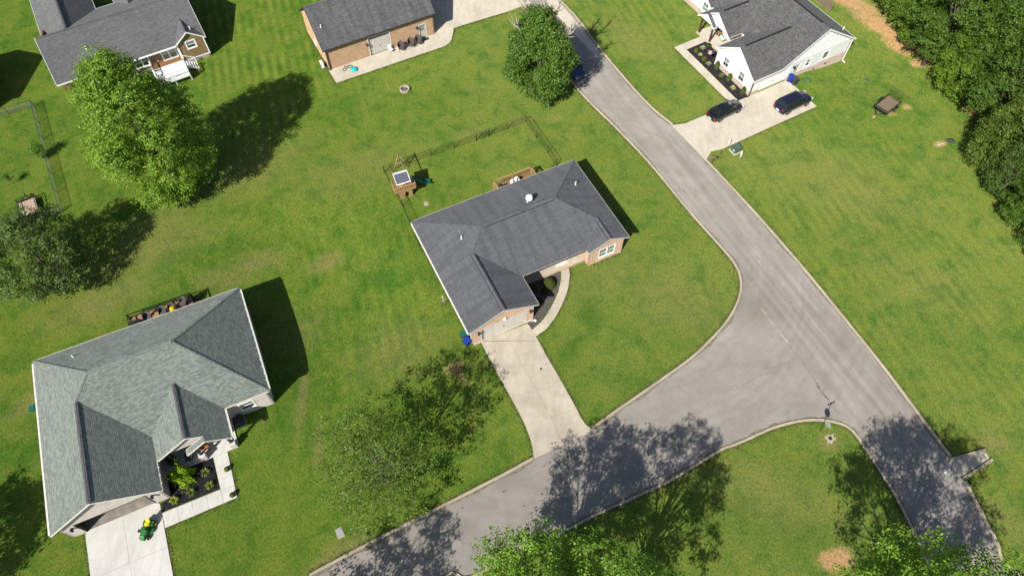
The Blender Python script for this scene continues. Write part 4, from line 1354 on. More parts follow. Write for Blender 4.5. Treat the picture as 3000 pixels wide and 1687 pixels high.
MB().obox((5.0, 12.6, .12), (0, -1, 0), (-1, 0, 0), .84, .9, .9, 1.05, -.05, 0).build('handle', MAT['galv'], fd)
lantern(h3, (7.0, .3, 1.9), (0, -1, 0))
MB().box(2.2, 5.0, 7.6, 13.6, -.05, .12).build('porch_slab', MAT['conc_h3'], h3)
for v in (11.05, 13.3):
    MB().cbox((2.45, v, 1.35), (.2, .2, 2.6)).build('porch_post', wood('dark_post', (.085, .05, .03)) if v < 12 else bpy.data.materials['dark_post'], h3)
MB().box(2.3, 2.6, 10.9, 13.5, 2.48, 2.66).build('porch_beam', bpy.data.materials['dark_post'], h3)
downspout(h3, .3, .2, .0, e, MAT['soffit_dark'], foot=(-.35, 0))
downspout(h3, 16.75, .2, -1.0, ZR, MAT['white'], foot=(.0, -.5))
gt = MB()
gt.box(PU, LG, 7.86, 7.95, e - .13, e - .01)
gt.build('gutter', wood('copper_gutter', (.20, .11, .06)), h3)
for u_, v in ((11.2, .2), (13.3, .2)):
    MB().cbox((u_, .262, -.05), (.4, .02, .2)).build('crawl_vent', MAT['soffit_dark'], h3)
# driveway, walk, bed of house 3
dw3 = structure('driveway', (30.034, 66.054, 0), .504)
slabs(dw3, [(-9.6, .33), (-5.5, .27), (-1.2, .25), (2.6, .2), (6.75, .2)], [(-8.0, -5.3), (-4.4, -5.3), (-.7, -5.3), (2.95, -5.33), (6.65, -5.36)], 4, 2, .07, MAT['conc_h3'], sub=1)
c3, s3 = math.cos(.504), math.sin(.504)
def to3(p):
    dx_, dy_ = p[0] - 30.034, p[1] - 66.054
    return (c3 * dx_ + s3 * dy_, -s3 * dx_ + c3 * dy_)
MB().prism([(-9.62, .33), to3((19.82, 61.44)), to3((23.09, 55.61)), to3((24.02, 57.10)), (-8.02, -5.3)], -.05, .068).build('apron', MAT['conc_h3'], dw3)
wk3 = structure('walkway', (30.034, 66.054, 0), .504)
slabs(wk3, [(-2.48, .3), (-2.3, 12.5)], [(-1.32, .3), (-1.12, 11.32)], 6, 1, .06, MAT['conc_h3'], sub=1)
slabs(wk3, [(-1.12, 11.34), (2.18, 11.42)], [(-2.28, 12.52), (2.18, 12.56)], 2, 1, .06, MAT['conc_h3'], sub=1)
bd3 = structure('mulch_bed', (30.034, 66.054, 0), .504)
bp = [(-1.1, 11.3), (2.15, 11.36), (2.15, 7.6), (.36, 7.3), (.34, .3), (-1.28, .3)]
MB().prism(bp, -.03, .045).build('bed', MAT['mulch'], bd3)
MAT['chip_brown'] = plain('bark_chip', (.05, .040, .038), .9, .6, 8)
chips(bd3, bp, 900, MAT['chip_brown'], .05)
# wooden fence behind the house
wf = thing('plank_fence', 'weathered wooden plank fence behind the white house', 'fence', (30.034, 66.054, 0), .504)
for k in range(28):
    MB().box(21.3, 21.33, 7.9 + k * .15, 8.03 + k * .15, tz(52, 80) - .1, 1.35 + rng.uniform(-.02, .02)).build('plank', MAT['weathered'], wf)
for z in (.35, 1.1):
    MB().box(21.335, 21.40, 7.9, 12.1, z, z + .09).build('rail', MAT['weathered'], wf)

# ================================================================== HOUSE 4: brown sided house with white deck
h4 = thing('brown_sided_house', 'brown lap-sided house with grey roof behind the big maple', 'house', (-55.635, 65.765, 0), .517)
e, L4, RY, ZR4, BY = 3.05, 18.33, 5.76, 5.95, 12.9
s4, s4b = (ZR4 - e) / RY, (ZR4 - e) / (BY - RY)
bx0, bx1, bs = 14.3, 18.33, .72
bm, bz = (bx0 + bx1) / 2, e + bs * (bx1 - bx0) / 2
by = (bz - e) / s4
wx0, wx1 = -.2, 7.15
wm = (wx0 + wx1) / 2
wz = 5.95
wslope = (wz - e) / (wm - wx0)
WY = 20.0
tx0, tx1 = 9.6, 13.2
tm = (tx0 + tx1) / 2
tzz = e + .8 * (tx1 - tx0) / 2
ty = BY - (tzz - e) / s4b
r4 = roof(h4, [
    [(-.2, 0, e), (bx0, 0, e), (bm, by, bz), (bx1, 0, e), (bx1, RY, ZR4), (-.2, RY, ZR4)],
    [(bx0, -.1, e), (bm, -.1, bz), (bm, by, bz), (bx0, 0, e)], [(bm, -.1, bz), (bx1, -.1, e), (bx1, 0, e), (bm, by, bz)],
    [(wm, RY, ZR4), (wx1, BY, e), (tx0, BY, e), (tm, ty, tzz), (tx1, BY, e), (bx1, BY, e), (bx1, RY, ZR4)],
    [(wx0, RY, e), (wm, RY, wz), (wm, WY, wz), (wx0, WY, e)], [(wm, RY, wz), (wx1, BY, e), (wx1, WY, e), (wm, WY, wz)],
    [(tx0, BY, e), (tm, ty, tzz), (tm, BY + 1.2, tzz), (tx0, BY + 1.2, e)], [(tm, ty, tzz), (tx1, BY, e), (tx1, BY + 1.2, e), (tm, BY + 1.2, tzz)],
], MAT['sh4'], MAT['white'])
ridge_cap(r4, (0, RY, ZR4), (bx1 - .2, RY, ZR4), MAT['sh5'], h=.05, name='ridge_cap')
ridge_cap(r4, (wm, RY + .3, wz), (wm, WY - .2, wz), MAT['sh5'], h=.05, name='ridge_cap')
ridge_cap(r4, (bm, .1, bz), (bm, by, bz), MAT['sh5'], .12, h=.05, name='ridge_cap')
vent_pipe(r4, 4.68, 2.92, e + s4 * 2.92, .4); vent_pipe(r4, 17.0, 1.0, e + bs * (bx1 - 17.0), .4)
zt = e + .3
w = MB()
wall_x(w, .2, 14.6, .8, -1, .45, zt, [(8.95, 10.65, 1.15, 2.45), (12.4, 14.15, 1.0, 2.75)])
wall_x(w, 14.6, 18.0, .15, -1, .45, e - .1, [(15.75, 16.8, 2.0, 2.95)])
wall_y(w, .15, .8, 14.6, -1, .45, e - .1); wall_y(w, .15, 12.5, 18.0, 1, .45, e)
wall_y(w, .8, 19.6, .2, -1, .45, e)
wall_x(w, .2, 18.0, 12.5, 1, .45, e - .1)
w.vprism([(14.6, .15, e - .12), (18.0, .15, e - .12), (18.0, .15, e + .05), (bm, .15, bz - .22), (14.6, .15, e + .05)], (0, .18, 0))
w.vprism([(18.0, .3, e - .05), (18.0, RY, ZR4 - .3), (18.0, 12.5, e - .05)], (-.2, 0, 0))
w.vprism([(.2, .8, e - .05), (.2, RY, ZR4 - .35), (.2, 12.5, e - .05)], (.2, 0, 0))
w.vprism([(-.1, RY + .03, e), (-.1, RY + .03, ZR4 - .12), (wm, RY + .03, ZR4 - .12)], (0, .1, 0))
w.build('wall', MAT['lap_brown'], h4)
b_ = MB()
wall_x(b_, 14.55, 18.04, .1, -1, -.4, .45); wall_y(b_, .1, 12.5, 18.04, 1, -.4, .45); wall_x(b_, .16, 14.55, .75, -1, -.4, .45); wall_y(b_, .75, 12.5, .16, -1, -.4, .45)
b_.build('stone_base', MAT['stone'], h4)
tr_ = MB()
for (x_, y_) in ((14.6, .13), (17.98, .13)):
    tr_.cbox((x_, y_, 1.75), (.16, .16, 2.6))
tr_.box(14.68, 17.9, .1, .148, .44, .56)
tr_.box(.2, 14.5, .755, .798, .46, .58)
tr_.build('corner_trim', MAT['white'], h4)
window(h4, (15.75, .15, 2.0), (1, 0, 0), (0, -1, 0), 1.05, .95, MAT['white'], MAT['glass'], 1, True, trim=.14)
window(h4, (8.95, .8, 1.15), (1, 0, 0), (0, -1, 0), 1.7, 1.3, MAT['white'], MAT['glass'], 2, True, trim=.12)
window(h4, (12.4, .8, 1.0), (1, 0, 0), (0, -1, 0), 1.75, 1.75, MAT['white'], MAT['glass_green'], 2, False, trim=.12, name='sliding_door')
lantern(h4, (11.9, .8, 2.5), (0, -1, 0))
MB().cbox((11.6, .77, 1.35), (.18, .06, .2)).build('outlet_box', MAT['plastic_white'], h4)
gx_ = MB()
gx_.box(8.4, 14.3, -.13, -.035, e - .13, e)
gx_.build('gutter', MAT['white'], h4)
downspout(h4, 14.45, .1, .1, e, MAT['white'], foot=(0, -.3))
dk4 = thing('white_deck', 'white deck with white railing behind the brown sided house', 'deck', (-55.635, 65.765, 0), .517)
deck_boards(dk4, 10.6, 14.5, -3.3, -.25, 1.0, MAT['white'], 'x', .16)
deck_boards(dk4, 10.6, 14.5, -.25, .72, 1.0, MAT['brownwood'], 'x', .16)
fm = MB()
fm.box(10.56, 14.54, -3.36, -3.31, .72, 1.0); fm.box(14.505, 14.55, -3.36, .7, .72, 1.0); fm.box(10.55, 10.595, -3.36, .7, .72, 1.0)
fm.build('rim_joist', MAT['white'], dk4)
railing(dk4, (10.6, -3.25), (14.5, -3.25), 1.0, .95, MAT['white'], 3, .12, .16)
railing(dk4, (10.6, -3.2), (10.6, .7), 1.0, .95, MAT['white'], 2, .12, .16)
railing(dk4, (14.5, -3.2), (14.5, -1.6), 1.0, .95, MAT['white'], 2, .12, .16)
for k in range(5):
    MB().box(14.58 + k * .27, 14.84 + k * .27, -1.5, -.45, .78 - k * .18, .82 - k * .18).build('stair_tread', MAT['white'], dk4)
for y_ in (-1.55, -.42):
    MB().vprism([(14.56, y_, 1.85), (15.95, y_, .95), (15.95, y_, .85), (14.56, y_, 1.75)], (0, .06, 0)).build('stair_rail', MAT['white'], dk4)
    MB().vprism([(14.56, y_, .85), (15.95, y_, .02), (15.95, y_, -.1), (14.56, y_, .6)], (0, .05, 0)).build('stringer', MAT['white'], dk4)
    MB().cbox((15.9, y_ + .03, .5), (.1, .1, 1.0)).build('newel', MAT['white'], dk4)
x, y = h_world(h4, -.75, 5.2)
ac_unit('pale air conditioner unit at the left wall of the brown sided house', (x, y, 0), .517, MAT['galv'])

# ================================================================== HOUSE 5: brick garage building
h5 = thing('brick_garage', 'orange brick garage building with dark gable roof and cream roll-up door', 'garage', (-23.89, 71.363, 0), .494)
e, s, L5_, HW = 3.337, .722, 15.771, 4.704
zr = e + s * HW
r5 = roof(h5, [[(0, 0, e), (L5_, 0, e), (L5_, HW, zr), (0, HW, zr)], [(0, HW, zr), (L5_, HW, zr), (L5_, 2 * HW, e), (0, 2 * HW, e)]], MAT['sh5'], MAT['soffit_dark'])
ridge_cap(r5, (.1, HW, zr), (L5_ - .1, HW, zr), MAT['sh5'], h=.05, name='ridge_cap')
vent_pipe(r5, 1.05, 2.3, e + s * 2.3, .4)
zt = e + .12
w = MB()
wall_x(w, .3, 15.47, .3, -1, -.1, zt, [(6.15, 9.1, -.1, 2.75), (13.35, 14.3, 0, 2.1)])
wall_x(w, .3, 15.47, 9.1, 1, -.1, zt)
wall_y(w, .3, 9.1, .3, -1, -.1, zt); wall_y(w, .3, 9.1, 15.47, 1, -.1, zt)
for x_, o_ in ((.3, .2), (15.47, -.2)):
    w.vprism([(x_, .3, zt - .02), (x_, HW, zr - .2), (x_, 9.1, zt - .02)], (o_, 0, 0))
w.build('wall', MAT['brick5'], h5)
panel_door(h5, (6.15, .3, 0), (1, 0, 0), (0, -1, 0), 2.95, 2.75, 5, MAT['taupe'], 1, lites=(.25, .57, .89, 1.21, 1.55, 1.87, 2.19, 2.51))
tm_ = MB()
for a0, a1 in ((-.12, 0), (2.95, 3.07)):
    tm_.obox((6.15, .3, 0), (1, 0, 0), (0, -1, 0), a0, a1, 0, 2.85, -.18, .025)
tm_.obox((6.15, .3, 0), (1, 0, 0), (0, -1, 0), 0, 2.95, 2.75, 2.85, -.18, .025)
tm_.build('door_frame', MAT['offwhite'], h5)
pd = MB().obox((13.35, .3, 0), (1, 0, 0), (0, -1, 0), 0, .95, 0, 2.1, -.14, -.1).build('side_door', MAT['taupe'], h5)
wf_ = MB().obox((13.35, .3, 0), (1, 0, 0), (0, -1, 0), .16, .8, 1.05, 1.95, -.1, -.085).build('door_window', MAT['white'], pd)
for i in range(3):
    for j in range(3):
        MB().obox((13.35, .3, 0), (1, 0, 0), (0, -1, 0), .2 + i * .195, .36 + i * .195, 1.1 + j * .28, 1.32 + j * .28, -.085, -.078).build('pane', MAT['glass'], pd)
MB().obox((13.35, .3, 0), (1, 0, 0), (0, -1, 0), .84, .9, .95, 1.05, -.1, -.05).build('handle', MAT['galv'], pd)
jm = MB()
jm.obox((13.35, .3, 0), (1, 0, 0), (0, -1, 0), -.09, 0, 0, 2.2, -.15, .02); jm.obox((13.35, .3, 0), (1, 0, 0), (0, -1, 0), .95, 1.04, 0, 2.2, -.15, .02); jm.obox((13.35, .3, 0), (1, 0, 0), (0, -1, 0), 0, .95, 2.1, 2.2, -.15, .02)
jm.build('door_frame', MAT['offwhite'], h5)
lantern(h5, (12.95, .3, 1.95), (0, -1, 0)); lantern(h5, (5.83, .3, 1.95), (0, -1, 0))
downspout(h5, .4, .22, 0, e, MAT['soffit_dark'], foot=(-.1, -.1))
sl5 = structure('garage_apron', (-23.89, 71.363, 0), .494)
for k in range(4):
    a, b = .13 + k * 3.87, .13 + (k + 1) * 3.87
    MB().prism([(a + .008, .28), (a + .008, -2.44 - .0143 * (a)), (b - .008, -2.44 - .0143 * b), (b - .008, .28)], -.05, .06).build('slab', MAT['conc_h5'], sl5)
MB().prism([(15.62, .28), (15.62, -2.66), (16.3, -2.45), (16.95, -1.9), (17.47, -1.17), (17.85, -.6), (18.27, .11), (21.5, .0), (21.5, 18), (15.5, 18), (15.5, .29)], -.05, .06).build('slab', MAT['conc_h5'], sl5)
MB().prism([(21.52, .0), (26.55, -.3), (30.3, -.2), (27.5, 18), (21.52, 18)], -.05, .058).build('slab', MAT['conc_h5'], sl5)
MB().prism([(.2, .27), (.2, -2.4), (15.6, -2.6), (15.6, .27)], -.08, .045).build('joint_bed', MAT['joint'], sl5)

# ================================================================== HOUSE 6: neighbour just left of the view; its gable shadow falls on the lawn
h6 = thing('neighbour_house', 'neighbouring gabled house at the far left edge, known by its shadow', 'house', (-64.5, 64.25, 0), .382)
e, HW = 3.0, 4.83
zr = 6.5
r6 = roof(h6, [[(0, 0, e), (0, HW, zr), (-15, HW, zr), (-15, 0, e)], [(0, HW, zr), (0, 2 * HW, e), (-15, 2 * HW, e), (-15, HW, zr)]], MAT['sh4'], MAT['white'])
ridge_cap(r6, (-.1, HW, zr), (-14.9, HW, zr), MAT['sh5'], h=.05, name='ridge_cap')
w = MB()
wall_x(w, -14.7, -.3, .35, -1, -.2, e, [(-5, -3.6, .9, 2.2), (-11, -9.6, .9, 2.2)]); wall_x(w, -14.7, -.3, 2 * HW - .35, 1, -.2, e)
wall_y(w, .35, 2 * HW - .35, -.3, 1, -.2, e); wall_y(w, .35, 2 * HW - .35, -14.7, -1, -.2, e)
for x_, o_ in ((-.3, -.2), (-14.7, .2)):
    w.vprism([(x_, .35, e - .05), (x_, HW, zr - .22), (x_, 2 * HW - .35, e - .05)], (o_, 0, 0))
w.build('wall', MAT['lap_brown'], h6)
for x_ in (-5, -11):
    window(h6, (x_, .35, .9), (1, 0, 0), (0, -1, 0), 1.4, 1.3, MAT['white'], MAT['glass'], 2, True)

# ================================================================== VEGETATION
def leaf_mesh(name, centers, normals, size, mat, nrng, aspect=.62, spread=.55, fold=.25):
    # each leaf: two triangles folded along the midrib (a bent quad)
    n = len(centers)
    nv = normals + nrng.normal(0, spread, (n, 3))
    nv /= np.linalg.norm(nv, axis=1, keepdims=True)
    rv = nrng.normal(0, 1, (n, 3))
    a = np.cross(nv, rv); a /= np.linalg.norm(a, axis=1, keepdims=True)
    b = np.cross(nv, a)
    sz = size * nrng.uniform(.6, 1.35, (n, 1))
    A, B = a * sz * .5, b * sz * .5 * aspect
    up = nv * sz * fold * .5
    v = np.stack([centers - A, centers + B + up, centers + A, centers - B + up], 1).reshape(-1, 3)
    me = bpy.data.meshes.new(name)
    me.vertices.add(4 * n)
    me.vertices.foreach_set('co', v.astype(np.float32).ravel())
    me.loops.add(4 * n)
    me.loops.foreach_set('vertex_index', np.arange(4 * n, dtype=np.int32))
    me.polygons.add(n)
    me.polygons.foreach_set('loop_start', np.arange(0, 4 * n, 4, dtype=np.int32))
    me.polygons.foreach_set('loop_total', np.full(n, 4, dtype=np.int32))
    me.materials.append(mat)
    me.update(calc_edges=True)
    return me
def crown_points(nrng, h0, h1, rad, nlobes, nleaf, shape='oval', lobe_r=(.9, 1.7), sparse=0.0, top_bias=.0, hollow=.45, sx=1.0):
    # lobes spread over the crown, leaves in sprays on each lobe
    C, N, lobes = [], [], []
    zc, hh = (h0 + h1) / 2, (h1 - h0) / 2
    g = math.pi * (3 - math.sqrt(5))
    for i in range(nlobes):
        t = (i + .5) / nlobes
        u = 1 - 2 * t
        ang = g * i + nrng.uniform(-.5, .5)
        rr = math.sqrt(max(0, 1 - u * u))
        if shape == 'cone':
            rr = (1 - (u + 1) / 2) ** .8 * 1.05 + .06
        elif shape == 'oval':
            rr = rr * (1 - .22 * u)
        k = hollow + (1 - hollow) * nrng.uniform(0, 1) ** .5
        lr = nrng.uniform(*lobe_r)
        p = np.array([rr * k * (rad - lr * .5) * math.cos(ang) * sx, rr * k * (rad - lr * .5) * math.sin(ang), zc + u * (hh - lr * .4) * (.75 + .25 * k)])
        lobes.append((p, lr))
    w = np.array([l[1] ** 2 for l in lobes]); w /= w.sum()
    for (p, lr), wi in zip(lobes, w):
        m = max(6, int(nleaf * wi))
        nsp = max(5, int(m / 16))
        d = nrng.normal(0, 1, (nsp, 3))
        d[:, 2] = d[:, 2] * .8 + .25
        d /= np.linalg.norm(d, axis=1, keepdims=True)
        sp = p + d * lr * nrng.uniform(.55, 1.08, (nsp, 1)) * np.array([1, 1, .78])
        idx = nrng.integers(0, nsp, m)
        pos = sp[idx] + nrng.normal(0, .17, (m, 3)) * np.array([1.2, 1.2, .6])
        out = d[idx] * .7 + np.array([0, 0, .75])
        C.append(pos); N.append(out)
    C, N = np.concatenate(C), np.concatenate(N)
    ok = C[:, 2] > .15
    return C[ok], N[ok], lobes
def limb_mesh(nrng, h, h0, lobes, r0, lean=(0, 0), share=.5, dead=None):
    m = MB()
    top = h * .82
    path = [(0, 0, -.2), (nrng.normal(0, .05), nrng.normal(0, .05), h0 * .6 + .3), (lean[0] * .5 + nrng.normal(0, .12), lean[1] * .5 + nrng.normal(0, .12), (h0 + top) / 2), (lean[0], lean[1], top)]
    m.tube(path, [r0 * 1.25, r0, r0 * .62, r0 * .16], 8)
    for (p, lr) in lobes:
        if nrng.uniform() > share:
            continue
        z = max(h0 * .8, min(p[2] * .62, top * .9))
        s_ = Vector((lean[0] * z / top, lean[1] * z / top, z))
        e_ = Vector(p)
        mid = s_.lerp(e_, .55) + Vector((0, 0, .35 * (e_ - s_).length * .3))
        rr = r0 * (.34 - .2 * z / top)
        m.tube([s_, mid, e_], [max(.03, rr), max(.02, rr * .6), .012], 5)
    return m
def make_tree(name, label, loc, h, h0, rad, nlobes, nleaf, mat, size=.24, seed=1, group=None, shape='oval', r0=None, cat='tree', **kw):
    nrng = np.random.default_rng(seed)
    t = thing(name, label, cat, loc, 0, group)
    share = kw.pop('share', .5)
    spread = kw.pop('spread', .55)
    bark = kw.pop('bark', MAT['bark'])
    C, N, lobes = crown_points(nrng, h0, h, rad, nlobes, nleaf, shape, **kw)
    cr = bpy.data.objects.new('crown', leaf_mesh('crown', C, N, size, mat, nrng, spread=spread))
    col.objects.link(cr)
    cr.parent = t
    limb_mesh(nrng, h, h0, lobes, r0 or .018 * h, share=share).build('trunk', bark, t)
    return t
MAT['graybark'] = plain('grey_bark', (.15, .135, .105), .9, .35, 6)
LEAF = dict(
    maple=leaf('maple_leaf', (.085, .178, .016), (.172, .295, .026), .28),
    oak=leaf('oak_leaf', (.055, .122, .014), (.112, .205, .022), .26),
    olive=leaf('olive_leaf', (.072, .128, .020), (.150, .220, .036), .28, (.20, .23, .07)),
    birch=leaf('birch_leaf', (.125, .205, .030), (.215, .305, .052), .50, (.20, .24, .04)),
    tulip=leaf('tulip_leaf', (.095, .20, .016), (.20, .335, .034), .34),
    forest=leaf('forest_leaf', (.055, .118, .014), (.125, .210, .026), .40),
    forest2=leaf('forest_leaf_light', (.072, .150, .016), (.150, .250, .030), .42),
    cedar=leaf('evergreen_leaf', (.040, .088, .015), (.105, .168, .026), .32),
    box=leaf('boxwood_leaf', (.050, .085, .008), (.125, .155, .012), .25),
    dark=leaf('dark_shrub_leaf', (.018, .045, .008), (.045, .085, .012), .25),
    lime=leaf('lime_leaf', (.26, .44, .012), (.42, .60, .03), .42),
    blade=leaf('blade_leaf', (.10, .16, .03), (.22, .28, .06), .35, (.40, .42, .08)),
    pale=leaf('pale_blade', (.30, .34, .14), (.46, .46, .22), .3),
)
make_tree('maple_tree', 'large bright green maple beside the brown sided house', (-38.3, 51.5), 18.6, .4, 5.7, 74, 80000, LEAF['maple'], .21, 23, lobe_r=(1.0, 2.3), hollow=.62)
make_tree('oak_tree', 'dark olive tree at the left edge beside the plank trailer', (-48.2, 39.3), 9.3, .6, 5.2, 54, 30000, LEAF['olive'], .2, 5, lobe_r=(.8, 1.7), hollow=.6)
t3 = make_tree('broadleaf_tree', 'dense green tree with bare dead branches at its top by the road', (3.5, 66.9), 12.4, .5, 4.1, 54, 52000, LEAF['oak'], .22, 8, lobe_r=(1.0, 1.7))
make_tree('birch_tree', 'thin airy tree with see-through crown on the front lawn', (-11.0, 17.2), 13.0, 1.2, 5.5, 74, 13500, LEAF['birch'], .19, 11, lobe_r=(.8, 1.7), share=.8, spread=.9, bark=MAT['graybark'], hollow=.3, r0=.13)
p_ = (1.28, 6.34)
make_tree('tulip_tree', 'light green tree at the bottom edge shading the side road', p_, 15.5, 5.0, 5.6, 62, 23000, LEAF['tulip'], .205, 14, lobe_r=(.7, 1.6), share=.8, hollow=.35)
p_ = (7.67, 5.41)
make_tree('tulip_tree', 'pale tree right of the first at the bottom edge, beyond the mailbox', p_, 17.0, 6.5, 5.3, 46, 15500, LEAF['tulip'], .205, 18, lobe_r=(.7, 1.5), share=.8, hollow=.35)
make_tree('tulip_tree', 'light green tree left of the bottom edge, shading the road kerb', (-15.0, 1.0), 14.0, 3.0, 5.2, 48, 12000, LEAF['tulip'], .23, 15, lobe_r=(.8, 1.6), share=.8, hollow=.35)
p_ = (28.13, 4.12)
make_tree('tulip_tree', 'light green tree in the bottom right corner over the road', p_, 18.2, 6.0, 7.0, 74, 34000, LEAF['tulip'], .205, 16, lobe_r=(.8, 1.7), share=.8, hollow=.35)
make_tree('oak_tree', 'tree beyond the lower left edge throwing its shadow on the lawn', (-49.5, 5.0), 12.5, 1.0, 5.5, 60, 22000, LEAF['olive'], .25, 17)
make_tree('young_tree', 'slim young tree against the black fence of the left garden', (-55.9, 56.6), 2.6, .2, .7, 26, 1500, LEAF['maple'], .15, 19, lobe_r=(.2, .4), cat='sapling')
make_tree('staked_sapling', 'tiny staked sapling beside the plank trailer', (-58.0, 52.6), 1.7, .7, .32, 10, 420, LEAF['oak'], .12, 20, lobe_r=(.12, .22), cat='sapling', r0=.02)
# dead limbs sticking out of the roadside tree
dl = MB()
dr_ = random.Random(4)
for (bx_, by_, bz_, dx_, dy_, L_) in ((-1.5, 1.0, 10.4, -.22, .1, 2.6), (.2, .6, 11.0, .05, .15, 3.4), (.5, .4, 11.0, -.1, -.1, 2.6), (1.5, .8, 10.4, .35, .2, 3.0), (-2.2, -.6, 9.6, -.5, -.2, 1.8), (2.4, -.6, 8.6, .9, -.3, 2.0)):
    st = Vector((bx_, by_, bz_))
    d_ = Vector((dx_, dy_, 1.0)).normalized()
    st = st + Vector((0, 0, .3))
    dl.tube([st - d_ * 2.5, st + d_ * L_ * .5, st + d_ * L_], [.13, .09, .03], 5)
    for k in range(9):
        p0 = st + d_ * L_ * dr_.uniform(.1, .8)
        d2 = (d_ + Vector((dr_.uniform(-.8, .8), dr_.uniform(-.8, .8), dr_.uniform(-.2, .6)))).normalized()
        dl.tube([p0, p0 + d2 * .8, p0 + d2 * 1.5 + Vector((0, 0, .15))], [.055, .04, .015], 4)
dl.build('dead_branches', MAT['deadwood'], t3)

# wood along the right edge: three kinds, copied with their trunks and crowns
kinds = []
for i, (mat_, h_, h0_, rad_, shp) in enumerate((('forest', 14, 2.5, 4.6, 'oval'), ('forest2', 12, 1.0, 4.4, 'oval'), ('cedar', 10, .3, 3.4, 'oval'))):
    t = make_tree(('woodland_tree', 'woodland_tree', 'evergreen_tree')[i], 'x', (200 + 20 * i, 300), h_, h0_, rad_, (40, 38, 50)[i], (34000, 34000, 26000)[i], LEAF[mat_], (.235, .235, .19)[i], 40 + i, shape=shp, hollow=.75, lobe_r=((1.0, 1.9), (1.0, 1.8), (.7, 1.2))[i], group='trees of the wood along the right edge')
    kinds.append(t)
WOOD = [  # foot, kind, scale, label
    ((52.50, 81.36), 0, .80, 'woodland tree at the left tip of the wood beside the bare soil track'),
    ((53.66, 77.53), 1, .72, 'woodland tree with short pale trunk standing on the bare soil'),
    ((54.42, 72.42), 0, 1.05, 'tall woodland tree with long bare pale trunk at the soil track end'),
    ((56.16, 66.51), 1, .78, 'woodland tree bulging out over the lawn above the trailer'),
    ((57.47, 64.93), 0, .9, 'woodland tree just right of the one bulging over the lawn'),
    ((55.63, 54.76), 2, .95, 'evergreen at the front of the wood beside the tree stump'),
    ((55.79, 50.22), 2, .85, 'evergreen second from the stump along the wood edge'),
    ((55.82, 46.22), 1, .62, 'low leafy tree at the lower end of the wood'),
    ((56.50, 41.91), 2, .9, 'evergreen at the right frame edge below the wood'),
    ((57.65, 60.24), 0, 1.0, 'woodland tree with dark gap under it above the stump'),
    ((58.33, 54.43), 2, 1.15, 'tall evergreen behind the front row of the wood'),
    ((58.27, 48.47), 0, .9, 'woodland tree behind the low end of the wood'),
    ((58.55, 80.63), 1, .9, 'pale green woodland tree behind the bare pale trunk'),
    ((60.36, 74.84), 0, 1.0, 'woodland tree behind the soil track, inner row'),
    ((61.77, 68.67), 1, 1.05, 'broad woodland tree in the middle of the wood'),
    ((62.55, 61.56), 0, 1.1, 'woodland tree at the right frame edge of the wood'),
    ((57.76, 88.65), 0, .95, 'woodland tree at the top edge left of the wood'),
    ((62.86, 86.77), 0, 1.0, 'woodland tree at the top edge centre of the wood'),
    ((65.68, 80.57), 1, 1.1, 'woodland tree below the top edge in the deep wood'),
    ((67.47, 73.99), 0, 1.1, 'woodland tree near the upper right corner'),
    ((68.52, 66.42), 1, 1.1, 'woodland tree out beyond the right edge, upper'),
    ((64.00, 55.65), 0, 1.0, 'woodland tree out beyond the right edge, middle'),
    ((62.28, 47.30), 1, 1.0, 'woodland tree out beyond the right edge, lower'),
    ((71.43, 84.00), 0, 1.1, 'woodland tree in the upper right corner'),
    ((73.39, 77.99), 1, 1.1, 'woodland tree beyond the upper right corner'),
]
wr = random.Random(9)
for i, (p, k, sc, lab) in enumerate(WOOD):
    first = [j for j, q in enumerate(WOOD) if q[1] == k][0] == i
    rz_ = wr.uniform(0, 6.28)
    sz_ = (sc * wr.uniform(.95, 1.08), sc * wr.uniform(.95, 1.08), sc * wr.uniform(.9, 1.1))
    if first:
        o = kinds[k]
        o.location = (p[0], p[1], tz(*p)); o.rotation_euler = (0, 0, rz_); o.scale = sz_; o['label'] = lab
    else:
        dup(kinds[k], p, rz_, lab, sz_)

# ---- shrubs and bed plants
def ball_shrub(name, label, loc, r, h, n, mat, size=.07, seed=1, loose=0.0, group=None, z0=0.0):
    nrng = np.random.default_rng(seed)
    t = thing(name, label, 'shrub', (loc[0], loc[1], z0 + tz(*loc)), 0, group)
    d = nrng.normal(0, 1, (n, 3)); d /= np.linalg.norm(d, axis=1, keepdims=True)
    d[:, 2] = np.abs(d[:, 2]) * 1.0 - .15
    k = nrng.uniform(.82, 1.02, (n, 1)) + loose * nrng.normal(0, .2, (n, 1))
    lump = 1 + loose * .5 * np.sin(d[:, :1] * 5 + seed) * np.cos(d[:, 1:2] * 6 + 2 * seed)
    C = d * k * lump * np.array([r, r, h * .9]) + np.array([0, 0, h * .15])
    o = bpy.data.objects.new('foliage', leaf_mesh('foliage', C, d + np.array([0, 0, .3]), size, mat, nrng))
    col.objects.link(o); o.parent = t
    m = MB()
    for k in range(6):
        a = k * 1.047
        m.tube([(0, 0, -.05), (.3 * r * math.cos(a), .3 * r * math.sin(a), h * .45), (.7 * r * math.cos(a), .7 * r * math.sin(a), h * .75)], [.025, .018, .008], 4)
    m.build('stem', MAT['bark'], t)
    return t
